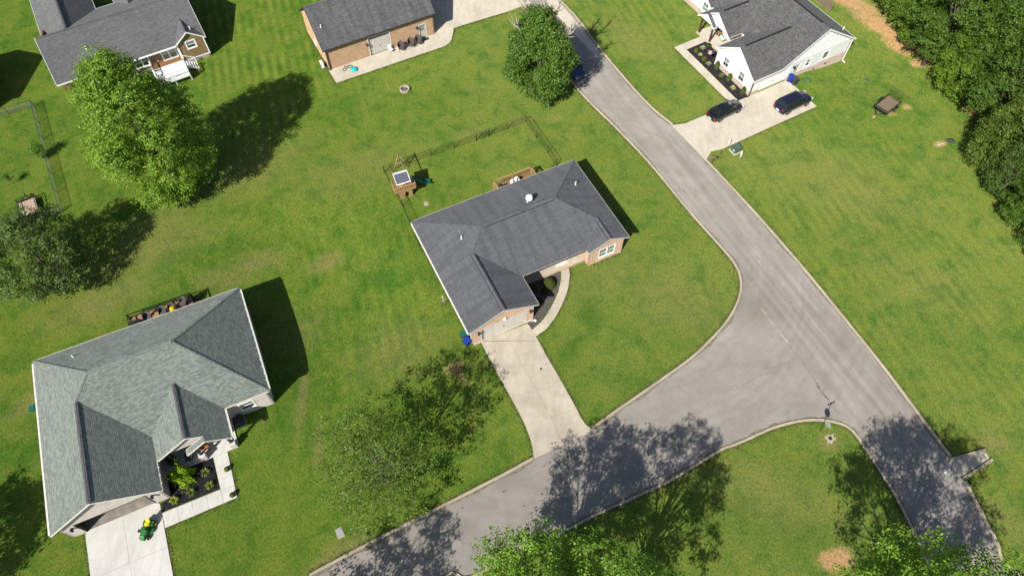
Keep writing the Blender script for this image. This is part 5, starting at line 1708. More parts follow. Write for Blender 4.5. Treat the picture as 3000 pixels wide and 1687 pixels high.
def spike_plant(name, label, loc, r, h, n, mat, seed, group=None):
    nr = random.Random(seed)
    t = thing(name, label, 'plant', loc, 0, group)
    m = MB()
    for k in range(n):
        a = nr.uniform(0, 6.28)
        rr, hh = r * nr.uniform(.6, 1.1), h * nr.uniform(.6, 1.1)
        s_ = Vector((-math.sin(a), math.cos(a), 0)) * .028
        d_ = Vector((math.cos(a), math.sin(a), 0))
        p = [Vector((0, 0, .02)), d_ * rr * .45 + Vector((0, 0, hh * .85)), d_ * rr * .85 + Vector((0, 0, hh)), d_ * rr * 1.15 + Vector((0, 0, hh * .7))]
        w_ = (.6, 1.0, .8, .1)
        m.add([p[i] + s_ * w_[i] * sg for i in range(4) for sg in (-1, 1)], [(0, 1, 3, 2), (2, 3, 5, 4), (4, 5, 7, 6)])
    m.build('blades', mat, t)
    return t
def upright_shrub(name, label, loc, r, h, n, mat, seed, group):
    nrng = np.random.default_rng(seed)
    t = thing(name, label, 'shrub', loc, 0, group)
    z = nrng.uniform(0, 1, n)
    rr = r * (np.sin(np.pi * (z * .86 + .1))) ** .7 * nrng.uniform(.75, 1.05, n)
    a = nrng.uniform(0, 6.28, n)
    C = np.stack([rr * np.cos(a), rr * np.sin(a), z * h + .05], 1)
    N = np.stack([np.cos(a), np.sin(a), 0 * a + .5], 1)
    o = bpy.data.objects.new('foliage', leaf_mesh('foliage', C, N, .08, mat, nrng))
    col.objects.link(o); o.parent = t
    MB().tube([(0, 0, -.05), (0, 0, h * .8)], [.04, .015], 5).build('stem', MAT['bark'], t)
    return t
W1 = lambda x, y: h_world(h1, x, y)
W2 = lambda x, y: h_world(h2, x, y)
W3 = lambda x, y: h_world(h3, x, y)
ball_shrub('round_boxwood', 'big round yellow-green boxwood by the curved walkway', W1(10.5, -11.95), .72, 1.0, 6500, LEAF['box'], .06, 2)
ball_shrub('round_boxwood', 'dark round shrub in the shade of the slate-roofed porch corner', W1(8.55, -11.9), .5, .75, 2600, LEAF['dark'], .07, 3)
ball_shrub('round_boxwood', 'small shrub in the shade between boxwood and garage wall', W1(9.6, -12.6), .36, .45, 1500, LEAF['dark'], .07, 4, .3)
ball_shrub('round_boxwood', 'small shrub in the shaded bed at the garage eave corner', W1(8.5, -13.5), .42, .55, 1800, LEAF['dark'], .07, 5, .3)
bd1 = structure('gravel_bed')
bedp = [(3.03, 39.32), (5.09, 40.09), (5.13, 38.97), (4.77, 37.52), (4.23, 36.23), (3.53, 34.84), (2.85, 33.85), (1.95, 32.99), (1.64, 33.73), (2.24, 34.22)]
bedp += [W1(7.2, -14.7), W1(7.2, -10.95)]
MB().prism(bedp, -.03, .04).build('bed', MAT['mulch_grey'], bd1)
MAT['chip_grey'] = plain('gravel_chip', (.15, .135, .12), .9, .6, 8)
chips(bd1, bedp, 1500, MAT['chip_grey'], .045, (.04, .09))
ball_shrub('lime_shrub', 'bright lime green shrub in the black mulch bed', W2(10.05, -15.85), .8, 1.75, 2800, LEAF['lime'], .16, 6, 1.0)
for i, (x_, y_, lab) in enumerate(((11.9, -16.2, 'daylily clump in the black bed nearest the porch pier'), (12.0, -17.5, 'daylily clump in the black bed at the walkway corner'), (10.4, -17.5, 'daylily clump in the black bed below the lime shrub'), (8.9, -17.55, 'daylily clump in the black bed by the garage corner'))):
    spike_plant('daylily', lab, W2(x_, y_), .42, .42, 60, LEAF['blade'], 30 + i, 'daylilies in the black bed')
for i, (x_, y_, lab) in enumerate(((13.7, -16.75, 'small round boxwood pot plant halfway along the white walkway'), (13.65, -19.25, 'small round boxwood pot plant at the white walkway corner'))):
    t = ball_shrub('potted_boxwood', lab, W2(x_, y_), .25, .42, 900, LEAF['box'], .06, 8 + i, z0=.2)
    MB().lathe([(.16, -.15), (.2, .12), (.17, .12)], 12).build('pot', MAT['charcoal'], t)
t = ball_shrub('potted_fern', 'dark potted fern on the porch of the sage-roofed house', W2(9.35, -13.9), .4, .55, 900, LEAF['dark'], .16, 12, .6, z0=.3)
MB().lathe([(.16, -.18), (.22, .12), (.18, .12)], 12).build('pot', MAT['charcoal'], t)
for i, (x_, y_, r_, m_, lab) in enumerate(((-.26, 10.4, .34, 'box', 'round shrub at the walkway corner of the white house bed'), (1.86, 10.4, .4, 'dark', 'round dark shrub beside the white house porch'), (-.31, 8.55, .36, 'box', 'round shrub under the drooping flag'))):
    ball_shrub('round_shrub', lab, W3(x_, y_), r_, .55, 900, LEAF[m_], .08, 50 + i, .2)
for i, (x_, y_, m_, lab) in enumerate(((.83, 10.4, 'pale', 'pale spiky grass between the two porch shrubs'), (-.28, 9.45, 'pale', 'small pale plant between walkway shrubs of the white house'), (-.46, 7.5, 'pale', 'pale spiky grass left of the white house windows'), (-.4, 4.85, 'blade', 'green spiky grass between the white house windows'), (-.57, 2.3, 'pale', 'pale spiky grass at the driveway end of the white house bed'))):
    spike_plant('ornamental_grass', lab, W3(x_, y_), .40 if i != 1 else .28, .4, 70, LEAF[m_], 60 + i, 'ornamental grasses in the white house bed')
for i, (x_, y_, lab) in enumerate(((-.04, 6.35, 'upright evergreen left of the white house windows'), (-.1, 3.75, 'upright evergreen between the white house windows'), (-.15, .95, 'upright evergreen at the white house corner by the driveway'))):
    upright_shrub('upright_evergreen', lab, W3(x_, y_), .30, 1.25, 1500, LEAF['cedar'], 70 + i, 'upright evergreens along the white house')

# ================================================================== VEHICLES
def wheel(t, x, y, r, w_, side):
    o = MB().tube([(0, -w_ / 2, 0), (0, -w_ * .35, 0), (0, w_ * .35, 0), (0, w_ / 2, 0)], [r * .93, r, r, r * .93], 20).build('wheel', MAT['rubber'], t, (x, y, r))
    m = MB()
    yy = side * w_ * .5
    m.tube([(0, yy - side * .04, 0), (0, yy + side * .012, 0)], r * .64, 16)
    m.build('rim', MAT['charcoal'], o)
    sp = MB()
    for k in range(5):
        a = k * 2 * math.pi / 5
        sp.vprism([(.05 * math.cos(a + 1.5), yy + side * .013, .05 * math.sin(a + 1.5)), (.6 * r * math.cos(a + .16), yy + side * .013, .6 * r * math.sin(a + .16)), (.6 * r * math.cos(a - .16), yy + side * .013, .6 * r * math.sin(a - .16)), (.05 * math.cos(a - 1.5), yy + side * .013, .05 * math.sin(a - 1.5))], (0, side * .015, 0))
    sp.build('spokes', MAT['chrome'], o)
    return o
def interp(tab, x):
    for i in range(len(tab) - 1):
        (x0, y0), (x1, y1) = tab[i], tab[i + 1]
        if x <= x1:
            t = (x - x0) / (x1 - x0)
            t = t * t * (3 - 2 * t) * .5 + t * .5
            return y0 + (y1 - y0) * t
    return tab[-1][1]
def make_car(name, label, cat, loc, rz, paint, L, W, top, width, cab, r, zb=.22, plate=True):
    # top: belt/deck line (x, z); width: half width (x, w); cab: xr0, xr1, xf1, xf0, belt, roof z, half widths
    t = thing(name, label, cat, loc, rz)
    N = 34
    m = MB()
    pts, f = [], []
    K = 9
    for i in range(N + 1):
        x = -L / 2 + L * i / N
        u_ = abs(2 * i / N - 1)
        w_ = interp(width, x)
        zt_ = interp(top, x)
        arch = 0.0
        zb_ = zb + .14 * max(0, (u_ - .9) / .1)
        sec = [(0, zb_), (w_ * .86, zb_), (w_ * .965, zb_ + .1), (w_, zb_ + (zt_ - zb_) * .42), (w_ * .985, zb_ + (zt_ - zb_) * .7), (w_ * .94, zt_ - .07), (w_ * .84, zt_ - .015), (w_ * .5, zt_ + .02), (0, zt_ + .035)]
        pts += [(x, y_, z_) for y_, z_ in sec] + [(x, -y_, z_) for y_, z_ in sec[1:-1]][::-1]
    P_ = 2 * K - 2
    for i in range(N):
        for k in range(P_):
            k2 = (k + 1) % P_
            f.append((i * P_ + k, (i + 1) * P_ + k, (i + 1) * P_ + k2, i * P_ + k2))
    f.append(tuple(range(P_))); f.append(tuple(range(N * P_, (N + 1) * P_))[::-1])
    m.add(pts, f, True)
    body = m.build('body', paint, t)
    xr0, xr1, xf1, xf0, zb2, zr_, wb, wr_ = cab
    # roof and pillars
    g = MB()
    lo = lambda x_, s_: (x_, s_ * wb * (1 - .05 * (x_ > xf1)), zb2)
    hi = lambda x_, s_: (x_, s_ * wr_, zr_)
    A = [lo(xr0, -1), lo(xf0, -1), lo(xf0, 1), lo(xr0, 1)]
    B = [hi(xr1, -1), hi(xf1, -1), hi(xf1, 1), hi(xr1, 1)]
    g.add(A + B, [(0, 1, 5, 4), (1, 2, 6, 5), (2, 3, 7, 6), (3, 0, 4, 7)])
    g.build('windows', MAT['carglass'], body)
    rf_ = MB()
    n = 8
    pts, f = [], []
    for i in range(n + 1):
        x = xr1 - .04 + (xf1 - xr1 + .08) * i / n
        bow = .05 * (1 - (2 * i / n - 1) ** 2)
        for yy, zz in ((-1.03, -.03), (-.95, .012), (-.6, .035), (0, .045), (.6, .035), (.95, .012), (1.03, -.03)):
            pts.append((x, yy * wr_, zr_ + zz + bow))
    for i in range(n):
        for k in range(6):
            f.append((i * 7 + k, (i + 1) * 7 + k, (i + 1) * 7 + k + 1, i * 7 + k + 1))
    rf_.add(pts, f, True)
    for s_ in (-1, 1):
        for a_, b_ in ((lo(xr0, s_), hi(xr1, s_)), (lo(xf0, s_), hi(xf1, s_))):
            rf_.tube([a_, b_], .055, 5)
        xm = (xr1 + xf1) / 2
        rf_.tube([(xm, s_ * wb * 1.005, zb2), (xm - .05, s_ * wr_ * 1.01, zr_)], .045, 5)
        MB().tube([(xr0 + .1, s_ * wb * 1.01, zb2 + .01), (xf0 - .1, s_ * wb * 1.005, zb2 + .01)], .022, 5).tube([(xr0 + .1, s_ * wb * 1.01, zb2 + .01), (xr1 + .05, s_ * wr_ * 1.05, zr_ - .02), (xf1 - .05, s_ * wr_ * 1.05, zr_ - .02)], .014, 5).build('window_trim', MAT['chrome'], t)
    rf_.build('roof', paint, t)
    MB().prism([(xf1 - .95, -.42), (xf1 - .2, -.42), (xf1 - .2, .42), (xf1 - .95, .42)], zr_ + .085, zr_ + .098).build('sunroof', MAT['carglass'], t)
    for s_ in (-1, 1):
        for x in (-L * .29, L * .31):
            wheel(t, x, s_ * (W / 2 - .11), r, .22, s_)
        MB().cbox((xf0 - .28, s_ * (W / 2 + .06), zb2 + .06), (.14, .22, .14), 0, .9).build('mirror', paint, t)
        MB().cbox((L / 2 - .12, s_ * W * .34, interp(top, L / 2 - .15) - .14), (.3, .36, .12), -s_ * .25).build('headlight', MAT['lens'], t)
        MB().cbox((-L / 2 + .1, s_ * W * .37, interp(top, -L / 2 + .1) - .12), (.16, .3, .2), s_ * .2).build('taillight', MAT['red'], t)
    MB().cbox((-L / 2 - .005, 0, interp(top, -L / 2) - .22), (.03, .42, .18)).build('number_plate', MAT['plastic_white'], t)
    MB().cbox((L / 2 - .01, 0, .52), (.05, W * .55, .2)).build('grille', MAT['charcoal'], t)
    wl_ = MB()
    for s_ in (-.2, .2):
        wl_.tube([(xf0 + .02, s_, zb2 + .05), (xf0 - .25, s_ + .45, zb2 + .2)], .012, 4)
    wl_.build('wiper', MAT['black'], t)
    for s_ in (-1, 1):
        dl_ = MB()
        for x_ in (xf0 - .15, (xr1 + xf1) / 2, xr1 - .1):
            w_ = interp(width, x_)
            dl_.box(x_ - .012, x_ + .012, s_ * w_ * 1.002 - .004, s_ * w_ * 1.002 + .004, zb + .12, zb2 - .08)
        dl_.build('door_seam', MAT['rubber'], t)
    return t
x, y = W3(-4.36, -.67)
make_car('parked_sedan', 'black sedan parked on the driveway of the white house', 'car', (x, y, .075), .504 + .045, MAT['carblack'], 4.85, 1.85,
         [(-2.43, .72), (-2.3, .92), (-1.7, 1.0), (-.9, .96), (.9, .95), (1.2, .96), (2.0, .84), (2.35, .7), (2.43, .55)],
         [(-2.43, .70), (-2.2, .84), (-1.4, .92), (1.4, .92), (2.1, .85), (2.35, .68), (2.43, .52)],
         (-1.95, -1.0, .35, 1.25, .95, 1.38, .84, .62), .34)
x, y = W3(3.9, -3.77)
make_car('parked_suv', 'dark navy SUV parked nearer the lawn on the white house driveway', 'car', (x, y, .075), .504 + .01, MAT['carnavy'], 5.0, 1.96,
         [(-2.5, .80), (-2.4, 1.05), (-1.5, 1.08), (1.1, 1.06), (1.4, 1.06), (2.1, .98), (2.42, .84), (2.5, .6)],
         [(-2.5, .82), (-2.3, .93), (-1.4, .97), (1.5, .97), (2.2, .90), (2.42, .76), (2.5, .6)],
         (-2.36, -1.95, .55, 1.35, 1.04, 1.70, .90, .70), .38, .26)
pa, pb = (12.04, 75.20), (16.84, 65.71)
x, y = (8.04, 71.50)
make_car('parked_car', 'dark blue car parked on the road in the shade of the roadside tree', 'car', (x, y, .035), math.atan2(pb[1] - pa[1], pb[0] - pa[0]), MAT['carblue'], 4.7, 1.86,
         [(-2.35, .78), (-2.25, 1.0), (-1.5, 1.04), (1.0, 1.02), (1.3, 1.02), (2.0, .92), (2.28, .78), (2.35, .58)],
         [(-2.35, .76), (-2.15, .88), (-1.4, .93), (1.4, .93), (2.05, .86), (2.28, .72), (2.35, .55)],
         (-2.2, -1.7, .45, 1.25, 1.0, 1.58, .86, .66), .35, .24)

def trailer(name, label, loc, rz, L, W, mat, gate_up=True, tongue=1.1, fender=True):
    # deck centred on x in [0, L]; tongue towards -x
    t = thing(name, label, 'trailer', loc, rz)
    n = int(W / .17)
    for k in range(n):
        w_ = W / n
        MB().box(.02, L, -W / 2 + k * w_ + .006, -W / 2 + (k + 1) * w_ - .006, .46, .5 + rng.uniform(-.005, .005)).build('plank', mat, t)
    fr_ = MB()
    for s_ in (-1, 1):
        fr_.box(0, L, s_ * (W / 2 + .03) - .03, s_ * (W / 2 + .03) + .03, .38, .52)
        fr_.box(-.25, L, s_ * (W / 2 + .03) - .025, s_ * (W / 2 + .03) + .025, .86, .91)
        for k in range(4):
            x_ = -.25 + (L + .25) * k / 3
            fr_.box(x_ - .03, x_ + .03, s_ * (W / 2 + .03) - .025, s_ * (W / 2 + .03) + .025, .4, .9)
    fr_.box(-.28, -.22, -W / 2 - .05, W / 2 + .05, .38, .5); fr_.box(-.28, -.22, -W / 2 - .05, W / 2 + .05, .86, .91)
    fr_.box(-.06, .0, -W / 2 - .05, W / 2 + .05, .40, .5)
    for k in range(5):
        y_ = -W / 2 + W * k / 4
        fr_.box(-.27, -.23, y_ - .02, y_ + .02, .5, .86)
    fr_.build('frame', MAT['black'], t)
    tg = MB()
    tg.tube([(-.25, -W * .36, .42), (-tongue, 0, .42)], .045, 6); tg.tube([(-.25, W * .36, .42), (-tongue, 0, .42)], .045, 6)
    tg.cbox((-tongue - .1, 0, .45), (.3, .1, .1))
    tg.tube([(-tongue + .12, .08, .02), (-tongue + .12, .08, .75)], .035, 6)
    tg.build('tongue', MAT['black'], t)
    gt_ = MB()
    if gate_up:
        g0, g1 = Vector((L + .02, 0, .5)), Vector((L + .12, 0, 1.75))
    else:
        g0, g1 = Vector((L - 1.05, 0, .62)), Vector((L + .05, 0, .60))
    yv = Vector((0, 1, 0))
    hw = W / 2
    gt_.tube([g0 - yv * hw, g1 - yv * hw, g1 + yv * hw, g0 + yv * hw, g0 - yv * hw], .025, 5)
    for k in range(1, 9):
        y_ = yv * (-hw + W * k / 9)
        gt_.tube([g0 + y_, g1 + y_], .02, 4)
    for k in (.35, .7):
        p_ = g0.lerp(g1, k)
        gt_.tube([p_ - yv * hw, p_ + yv * hw], .013, 4)
    gt_.build('ramp_gate', MAT['black'], t)
    for s_ in (-1, 1):
        wheel(t, L * .56, s_ * (W / 2 + .2), .31, .18, s_)
        m = MB()
        pr = [(L * .56 - .45, .42), (L * .56 - .38, .64), (L * .56 - .2, .72), (L * .56 + .2, .72), (L * .56 + .38, .64), (L * .56 + .45, .42)]
        y0_, y1_ = s_ * (W / 2 + .07), s_ * (W / 2 + .33)
        for i in range(5):
            m.add([(pr[i][0], y0_, pr[i][1]), (pr[i + 1][0], y0_, pr[i + 1][1]), (pr[i + 1][0], y1_, pr[i + 1][1]), (pr[i][0], y1_, pr[i][1])], [(0, 1, 2, 3)])
        o = m.build('fender', MAT['black'], t)
        o.modifiers.new('thick', 'SOLIDIFY').thickness = .015
    return t
t = trailer('utility_trailer', 'black utility trailer with weathered plank bed and raised ramp gate', (45.11 + .95, 62.55 + .95), R(39.7), 2.8, 1.75, MAT['weathered'])
bk = MB().cbox((-1.2, .0, .06), (.5, .35, .12), .3).build('jack_block', MAT['cedar'], t)
a2 = math.atan2(-3.09, 1.84)
t = trailer('flatbed_trailer', 'flat trailer with pale plank bed beside the dark olive tree', (-53.42 - 1.75, 47.85 + 1.85), a2, 3.55, 1.75, MAT['palewood'], False, .9)

# ---- riding mower
mw = thing('riding_mower', 'green riding mower with yellow seat on the white driveway', 'lawn mower', (*(-31.43, 13.52), .065), R(-98))
m = MB()
m.add([(.1, -.26, .36), (.1, .26, .36), (.95, .22, .36), (.95, -.22, .36), (.1, -.25, .86), (.1, .25, .86), (.72, .22, .80), (.72, -.22, .80), (.98, .19, .55), (.98, -.19, .55)],
      [(0, 3, 2, 1), (4, 7, 6, 5), (0, 4, 5, 1), (0, 3, 9, 7, 4), (1, 5, 6, 8, 2), (7, 9, 8, 6), (3, 2, 8, 9)])
o = m.build('hood', MAT['jdgreen'], mw)
bv = o.modifiers.new('bevel', 'BEVEL'); bv.width = .05; bv.segments = 3
m = MB().box(-.85, .3, -.2, .2, .3, .42)
m.box(-.85, -.3, -.46, .46, .52, .6); m.box(-.85, -.75, -.46, .46, .35, .6)
m.build('chassis', MAT['jdgreen'], mw)
m = MB()
m.lathe([(.25, 0), (.62, .02), (.64, .14), (.55, .2), (.2, .22)], 20, (-.02, 0, .12))
o = m.build('mower_deck', MAT['jdgreen'], mw); o.scale = (.78, .95, 1)
mw.scale = (.94, .94, .94)
MB().box(.05, .32, .55, .88, .14, .2).box(.05, .1, .55, .88, .2, .26).box(.27, .32, .55, .88, .2, .26).build('discharge_chute', MAT['charcoal'], mw).location = (0, -1.43, 0)
m = MB()
m.lathe([(.05, 0), (.23, .02), (.25, .08), (.2, .12), (.03, .12)], 14, (-.42, 0, .66))
m.vprism([(-.62, -.22, .74), (-.62, .22, .74), (-.74, .2, 1.08), (-.74, -.2, 1.08)], (-.06, 0, 0))
m.build('seat', MAT['jdyellow'], mw)
m = MB().tube([(.12, 0, .8), (-.06, 0, 1.0)], .02, 6)
pts = [Vector((-.07, 0, 1.0)) + Vector((.07 * math.sin(a), .19 * math.cos(a), .17 * math.sin(a))) for a in [k * math.pi / 8 for k in range(17)]]
m.tube(pts, .018, 5)
m.build('steering_wheel', MAT['black'], mw)
for x_, y_, r_, w_ in ((-.55, .42, .28, .24), (-.55, -.42, .28, .24), (.68, .36, .19, .16), (.68, -.36, .19, .16)):
    o = MB().tube([(0, -w_ / 2, 0), (0, -w_ * .3, 0), (0, w_ * .3, 0), (0, w_ / 2, 0)], [r_ * .85, r_, r_, r_ * .85], 16).build('wheel', MAT['rubber'], mw, (x_, y_, r_))
    MB().tube([(0, -w_ / 2 - .01, 0), (0, w_ / 2 + .01, 0)], r_ * .5, 12).build('rim', MAT['jdyellow'], o)

# ================================================================== BINS AND YARD THINGS
def wheelie_bin(name, label, loc, rz, mat, h=1.02, w_=.6):
    t = thing(name, label, 'bin', loc, rz)
    m = MB()
    m.add([(-w_ * .4, -w_ * .42, .06), (w_ * .4, -w_ * .42, .06), (w_ * .4, w_ * .42, .06), (-w_ * .4, w_ * .42, .06), (-w_ * .5, -w_ * .56, h), (w_ * .5, -w_ * .56, h), (w_ * .5, w_ * .56, h), (-w_ * .5, w_ * .56, h)],
          [(0, 3, 2, 1), (4, 5, 6, 7), (0, 1, 5, 4), (1, 2, 6, 5), (2, 3, 7, 6), (3, 0, 4, 7)])
    o = m.build('body', mat, t)
    bv = o.modifiers.new('bevel', 'BEVEL'); bv.width = .04; bv.segments = 2
    m = MB()
    m.cbox((0, 0, h + .035), (w_ * 1.06, w_ * 1.2, .07), 0, .86)
    m.cbox((0, -w_ * .62, h + .01), (w_ * .8, .06, .05))
    o = m.build('lid', mat, t)
    bv = o.modifiers.new('bevel', 'BEVEL'); bv.width = .025; bv.segments = 2
    MB().tube([(-w_ * .4, w_ * .66, h - .03), (w_ * .4, w_ * .66, h - .03)], .022, 6).build('handle', MAT['black'], t)
    for s_ in (-1, 1):
        MB().disc((s_ * w_ * .42, w_ * .42, .12), (1, 0, 0), .12, .06, 14).build('wheel', MAT['rubber'], t)
    return t
wheelie_bin('wheelie_bin', 'green wheelie bin at the garage corner of the slate-roofed house', W1(-.1, -13.75), .452 + 1.6, MAT['green_bin'])
wheelie_bin('wheelie_bin', 'blue wheelie bin in front of the green one at the garage corner', W1(-.12, -14.5), .452 + .1, MAT['blue_bin'])
wheelie_bin('wheelie_bin', 'blue wheelie bin by the garage door of the white house', W3(6.75, -.2), .504 + .2, MAT['blue_bin'])
wheelie_bin('wheelie_bin', 'black wheelie bin beside the blue one at the white house', W3(6.85, -.85), .504 - .3, MAT['charcoal'])

# ---- transformer and posts by the road
tb = thing('utility_box', 'green utility box on a concrete pad by the white house driveway', 'utility box', (26.9, 57.15, 0), .52)
MB().box(-.58, .58, -.55, .55, -.05, .1).build('pad', MAT['conc_h5'], tb)
MB().box(-.46, .46, -.42, .42, .1, .66).vprism([(-.5, -.46, .66), (.5, -.46, .66), (.5, .46, .78), (-.5, .46, .78)], (0, 0, .04)).build('cabinet', MAT['utility_green'], tb)
MB().cbox((-.465, -.1, .42), (.012, .26, .16)).build('warning_label', MAT['plastic_white'], tb)
for p, lab in (((26.14, 57.93), 'white bollard post left of the green utility box'), ((27.27, 56.06), 'white bollard post right of the green utility box')):
    t = thing('bollard', lab, 'bollard', (p[0], p[1], 0), 0, 'white posts at the utility box')
    MB().tube([(0, 0, -.1), (0, 0, 1.05)], .085, 10).build('post', MAT['plastic_white'], t)
    MB().lathe([(.09, 0), (.07, .05), (.01, .07)], 10, (0, 0, 1.05)).build('cap', MAT['plastic_white'], t)
def mailbox(label, loc, rz, body):
    t = thing('mailbox', label, 'mailbox', loc, rz)
    MB().cbox((0, 0, .5), (.12, .12, 1.1)).build('post', wood('mail_post_' + label[:4], (.12, .085, .05)), t)
    m = MB()
    pr = [(-.11, 0), (-.11, .12)] + [(.11 * -math.cos(R(a)), .12 + .11 * math.sin(R(a))) for a in range(20, 180, 20)] + [(.11, .12), (.11, 0)]
    m.vprism([(.3, y_, 1.05 + z_) for y_, z_ in pr], (-.62, 0, 0))
    m.build('box', body, t)
    MB().box(-.34, -.32, -.09, .09, 1.08, 1.26).build('door', body, t)
    MB().box(-.2, -.16, .112, .125, 1.1, 1.38).build('flag', MAT['red'], t)
    return t
mailbox('brown mailbox on a wooden post at the white house driveway mouth', (23.68, 55.15), R(160), wood('brown_mailbox', (.16, .12, .085)))
mailbox('black mailbox on a post at the lower kerb of the side road', (4.34 + .2, 13.15 - .3, 0), R(120), MAT['black'])
# ---- street sign
sg = thing('street_sign', 'street sign post with green name blade at the junction island', 'street sign', (28.57, 22.06, 0), 0)
MB().tube([(0, 0, -.2), (0, 0, 3.05)], .032, 6).build('post', MAT['galv'], sg)
MB().cbox((0, 0, 2.95), (.85, .02, .18), R(24)).build('name_blade', MAT['sign_green'], sg)
oc = MB()
pr = [(.36 * math.cos(R(22.5 + 45 * k)), .36 * math.sin(R(22.5 + 45 * k))) for k in range(8)]
ax = Vector((math.cos(R(115)), math.sin(R(115)), 0)); nn = Vector((-ax.y, ax.x, 0))
oc.vprism([Vector((0, 0, 2.0)) + ax * a + Vector((0, 0, b)) + nn * .04 for a, b in pr], nn * .012)
oc.build('sign_plate', MAT['galv'], sg)
pd_ = thing('manhole_pad', 'round lid on a rough pale concrete pad by the street sign', 'manhole', (29.34, 21.43, 0), .3)
prs = []
for k in range(26):
    a = k * 2 * math.pi / 26
    rr = rng.uniform(.28, .56)
    prs.append((rr * math.cos(a) * 1.15, rr * math.sin(a)))
MB().prism(prs, -.05, .03).build('pad', MAT['kerb'], pd_)
MB().lathe([(.19, .02), (.19, .05), (.15, .055)], 18).build('lid', MAT['charcoal'], pd_)
# ---- small lids and boxes in the lawns
def lid(name, label, loc, r_, mat, h=.05):
    t = thing(name, label, 'lid', loc)
    MB().lathe([(r_, -.05), (r_, h), (r_ * .86, h + .025)], 18).build('cover', mat, t)
    MB().lathe([(r_ * .2, h + .02), (r_ * .18, h + .045)], 10).build('knob', mat, t)
    return t
lid('septic_lid', 'round grey septic lid in the fenced yard', (-9.69, 49.33), .32, MAT['kerb'])
lid('septic_lid', 'round dark green lid in the lawn behind the white house cars', (46.84, 70.51), .34, MAT['utility_green'])
t = thing('meter_box', 'grey meter box lid in the lower lawn near the road', 'lid', (-14.92, 13.24), .5)
MB().cbox((0, 0, .02), (.62, .9, .08)).build('frame', MAT['kerb'], t)
MB().cbox((0, 0, .065), (.42, .66, .03)).build('cover', MAT['galv'], t)
t = thing('meter_box', 'dark green box beside the left wall of the sage-roofed house', 'lid', (-45.54, 24.72), .4)
MB().cbox((0, 0, .1), (.5, .5, .3)).build('box', MAT['green_bin'], t)
MB().cbox((0, 0, .265), (.54, .54, .03)).build('cover', MAT['green_bin'], t)
# ---- stump and soil heap
t = thing('tree_stump', 'charred tree stump on a patch of bare soil near the wood', 'stump', (53.2, 58.6), 0)
m = MB()
for k in range(7):
    a = k * .9
    m.tube([(0, 0, .1), (.35 * math.cos(a), .25 * math.sin(a), .12), (.7 * math.cos(a), .5 * math.sin(a), .0)], [.12, .08, .03], 6)
m.lathe([(.3, -.1), (.24, .15), (.2, .3)], 10)
m.build('roots', MAT['charcoal'], t)
t = thing('log', 'short weathered log lying on bare soil by the stump', 'log', (51.9, 58.0), .35)
MB().tube([(-.7, 0, .12), (0, .05, .14), (.65, -.03, .12)], [.13, .12, .1], 8).build('log_body', MAT['deadwood'], t)
# ---- fire pit
fp = thing('fire_pit', 'round stone fire pit in the lawn below the brick garage', 'fire pit', (-13.64, 67.95, 0), 0)
for ring in range(2):
    for k in range(14):
        a = (k + .5 * ring) * 2 * math.pi / 14
        MB().cbox((0, 0, 0), (.24, .19, .15), 0, .9).build('stone', MAT['kerb'] if (k + ring) % 3 else MAT['brick3'], fp, (.56 * math.cos(a), .56 * math.sin(a), .07 + .155 * ring), a + math.pi / 2)
MB().lathe([(.44, 0), (.44, .05), (.01, .09)], 14).build('ash', MAT['chip_grey'], fp)
# white garden lamp by the garage of house 1
x, y = W1(7.2, -15.15)
t = thing('garden_lamp', 'white garden light lying at the tip of the gravel bed', 'lamp', (x, y, .05), .6)
MB().lathe([(.06, 0), (.17, .06), (.17, .12), (.05, .2)], 12).build('globe', MAT['plastic_white'], t)
MB().tube([(0, 0, .08), (-.4, .16, .06)], .03, 6).build('stake', MAT['plastic_white'], t)

# ---- coiled hose by the white house
x, y = (38.05, 69.41)
t = thing('garden_hose', 'loosely coiled green hose on the lawn by the white house bins', 'hose', (x, y))
pts = [((.35 + .02 * k % .3) * math.cos(k * .5) + .008 * k, (.28 + .015 * k % .2) * math.sin(k * .5), .03 + .0006 * k) for k in range(60)]
MB().tube(pts, .02, 5).build('coil', MAT['green_bin'], t)
MB().tube([pts[-1], (pts[-1][0] + .1, pts[-1][1] + .05, .04)], .03, 6).build('nozzle', MAT['jdyellow'], t)
# ---- garage apron furniture
W5 = lambda x, y: h_world(h5, x, y)
for i, (lx, ly, a, lab) in enumerate(((10.15, -.6, -.3, 'dark round-backed chair nearest the roll-up door of the brick garage'), (11.6, -.6, -.25, 'dark round-backed chair in the middle of the three at the brick garage'), (12.7, -.6, -.1, 'dark round-backed chair nearest the side door of the brick garage'))):
    x, y = W5(lx, ly)
    lounge_chair('patio_chair', lab, (x, y, .06), .494 + a, MAT['wicker'], None, 1.12, 'dark chairs on the garage apron')
x, y = W5(8.75, -.35)
t = thing('folding_chair', 'white folding chair in front of the roll-up garage door', 'chair', (x, y, .06), .494 + .15)
MB().cbox((0, 0, .45), (.5, .48, .04)).build('seat', MAT['plastic_white'], t)
MB().vprism([(-.25, .22, .5), (.25, .22, .5), (.25, .34, .98), (-.25, .34, .98)], (0, .03, 0)).build('backrest', MAT['plastic_white'], t)
for a in (-.24, .24):
    MB().tube([(a, .3, .6), (a, -.3, 0)], .015, 5).build('leg', MAT['galv'], t)
    MB().tube([(a, -.22, .44), (a, .3, 0)], .015, 5).build('leg', MAT['galv'], t)
x, y = W5(13.85, -.15)
tag(MB().cbox((0, 0, .015), (1.0, .55, .03)).cbox((0, 0, .033), (.86, .42, .006)).build('door_mat', MAT['charcoal'], None, (x, y, .06), .494), 'dark mat at the side door of the brick garage', 'mat')
x, y = W5(3.1, -1.2)
t = thing('sandbox_lid', 'round turquoise plastic lid on the garage apron', 'lid', (x, y, .06), 0)
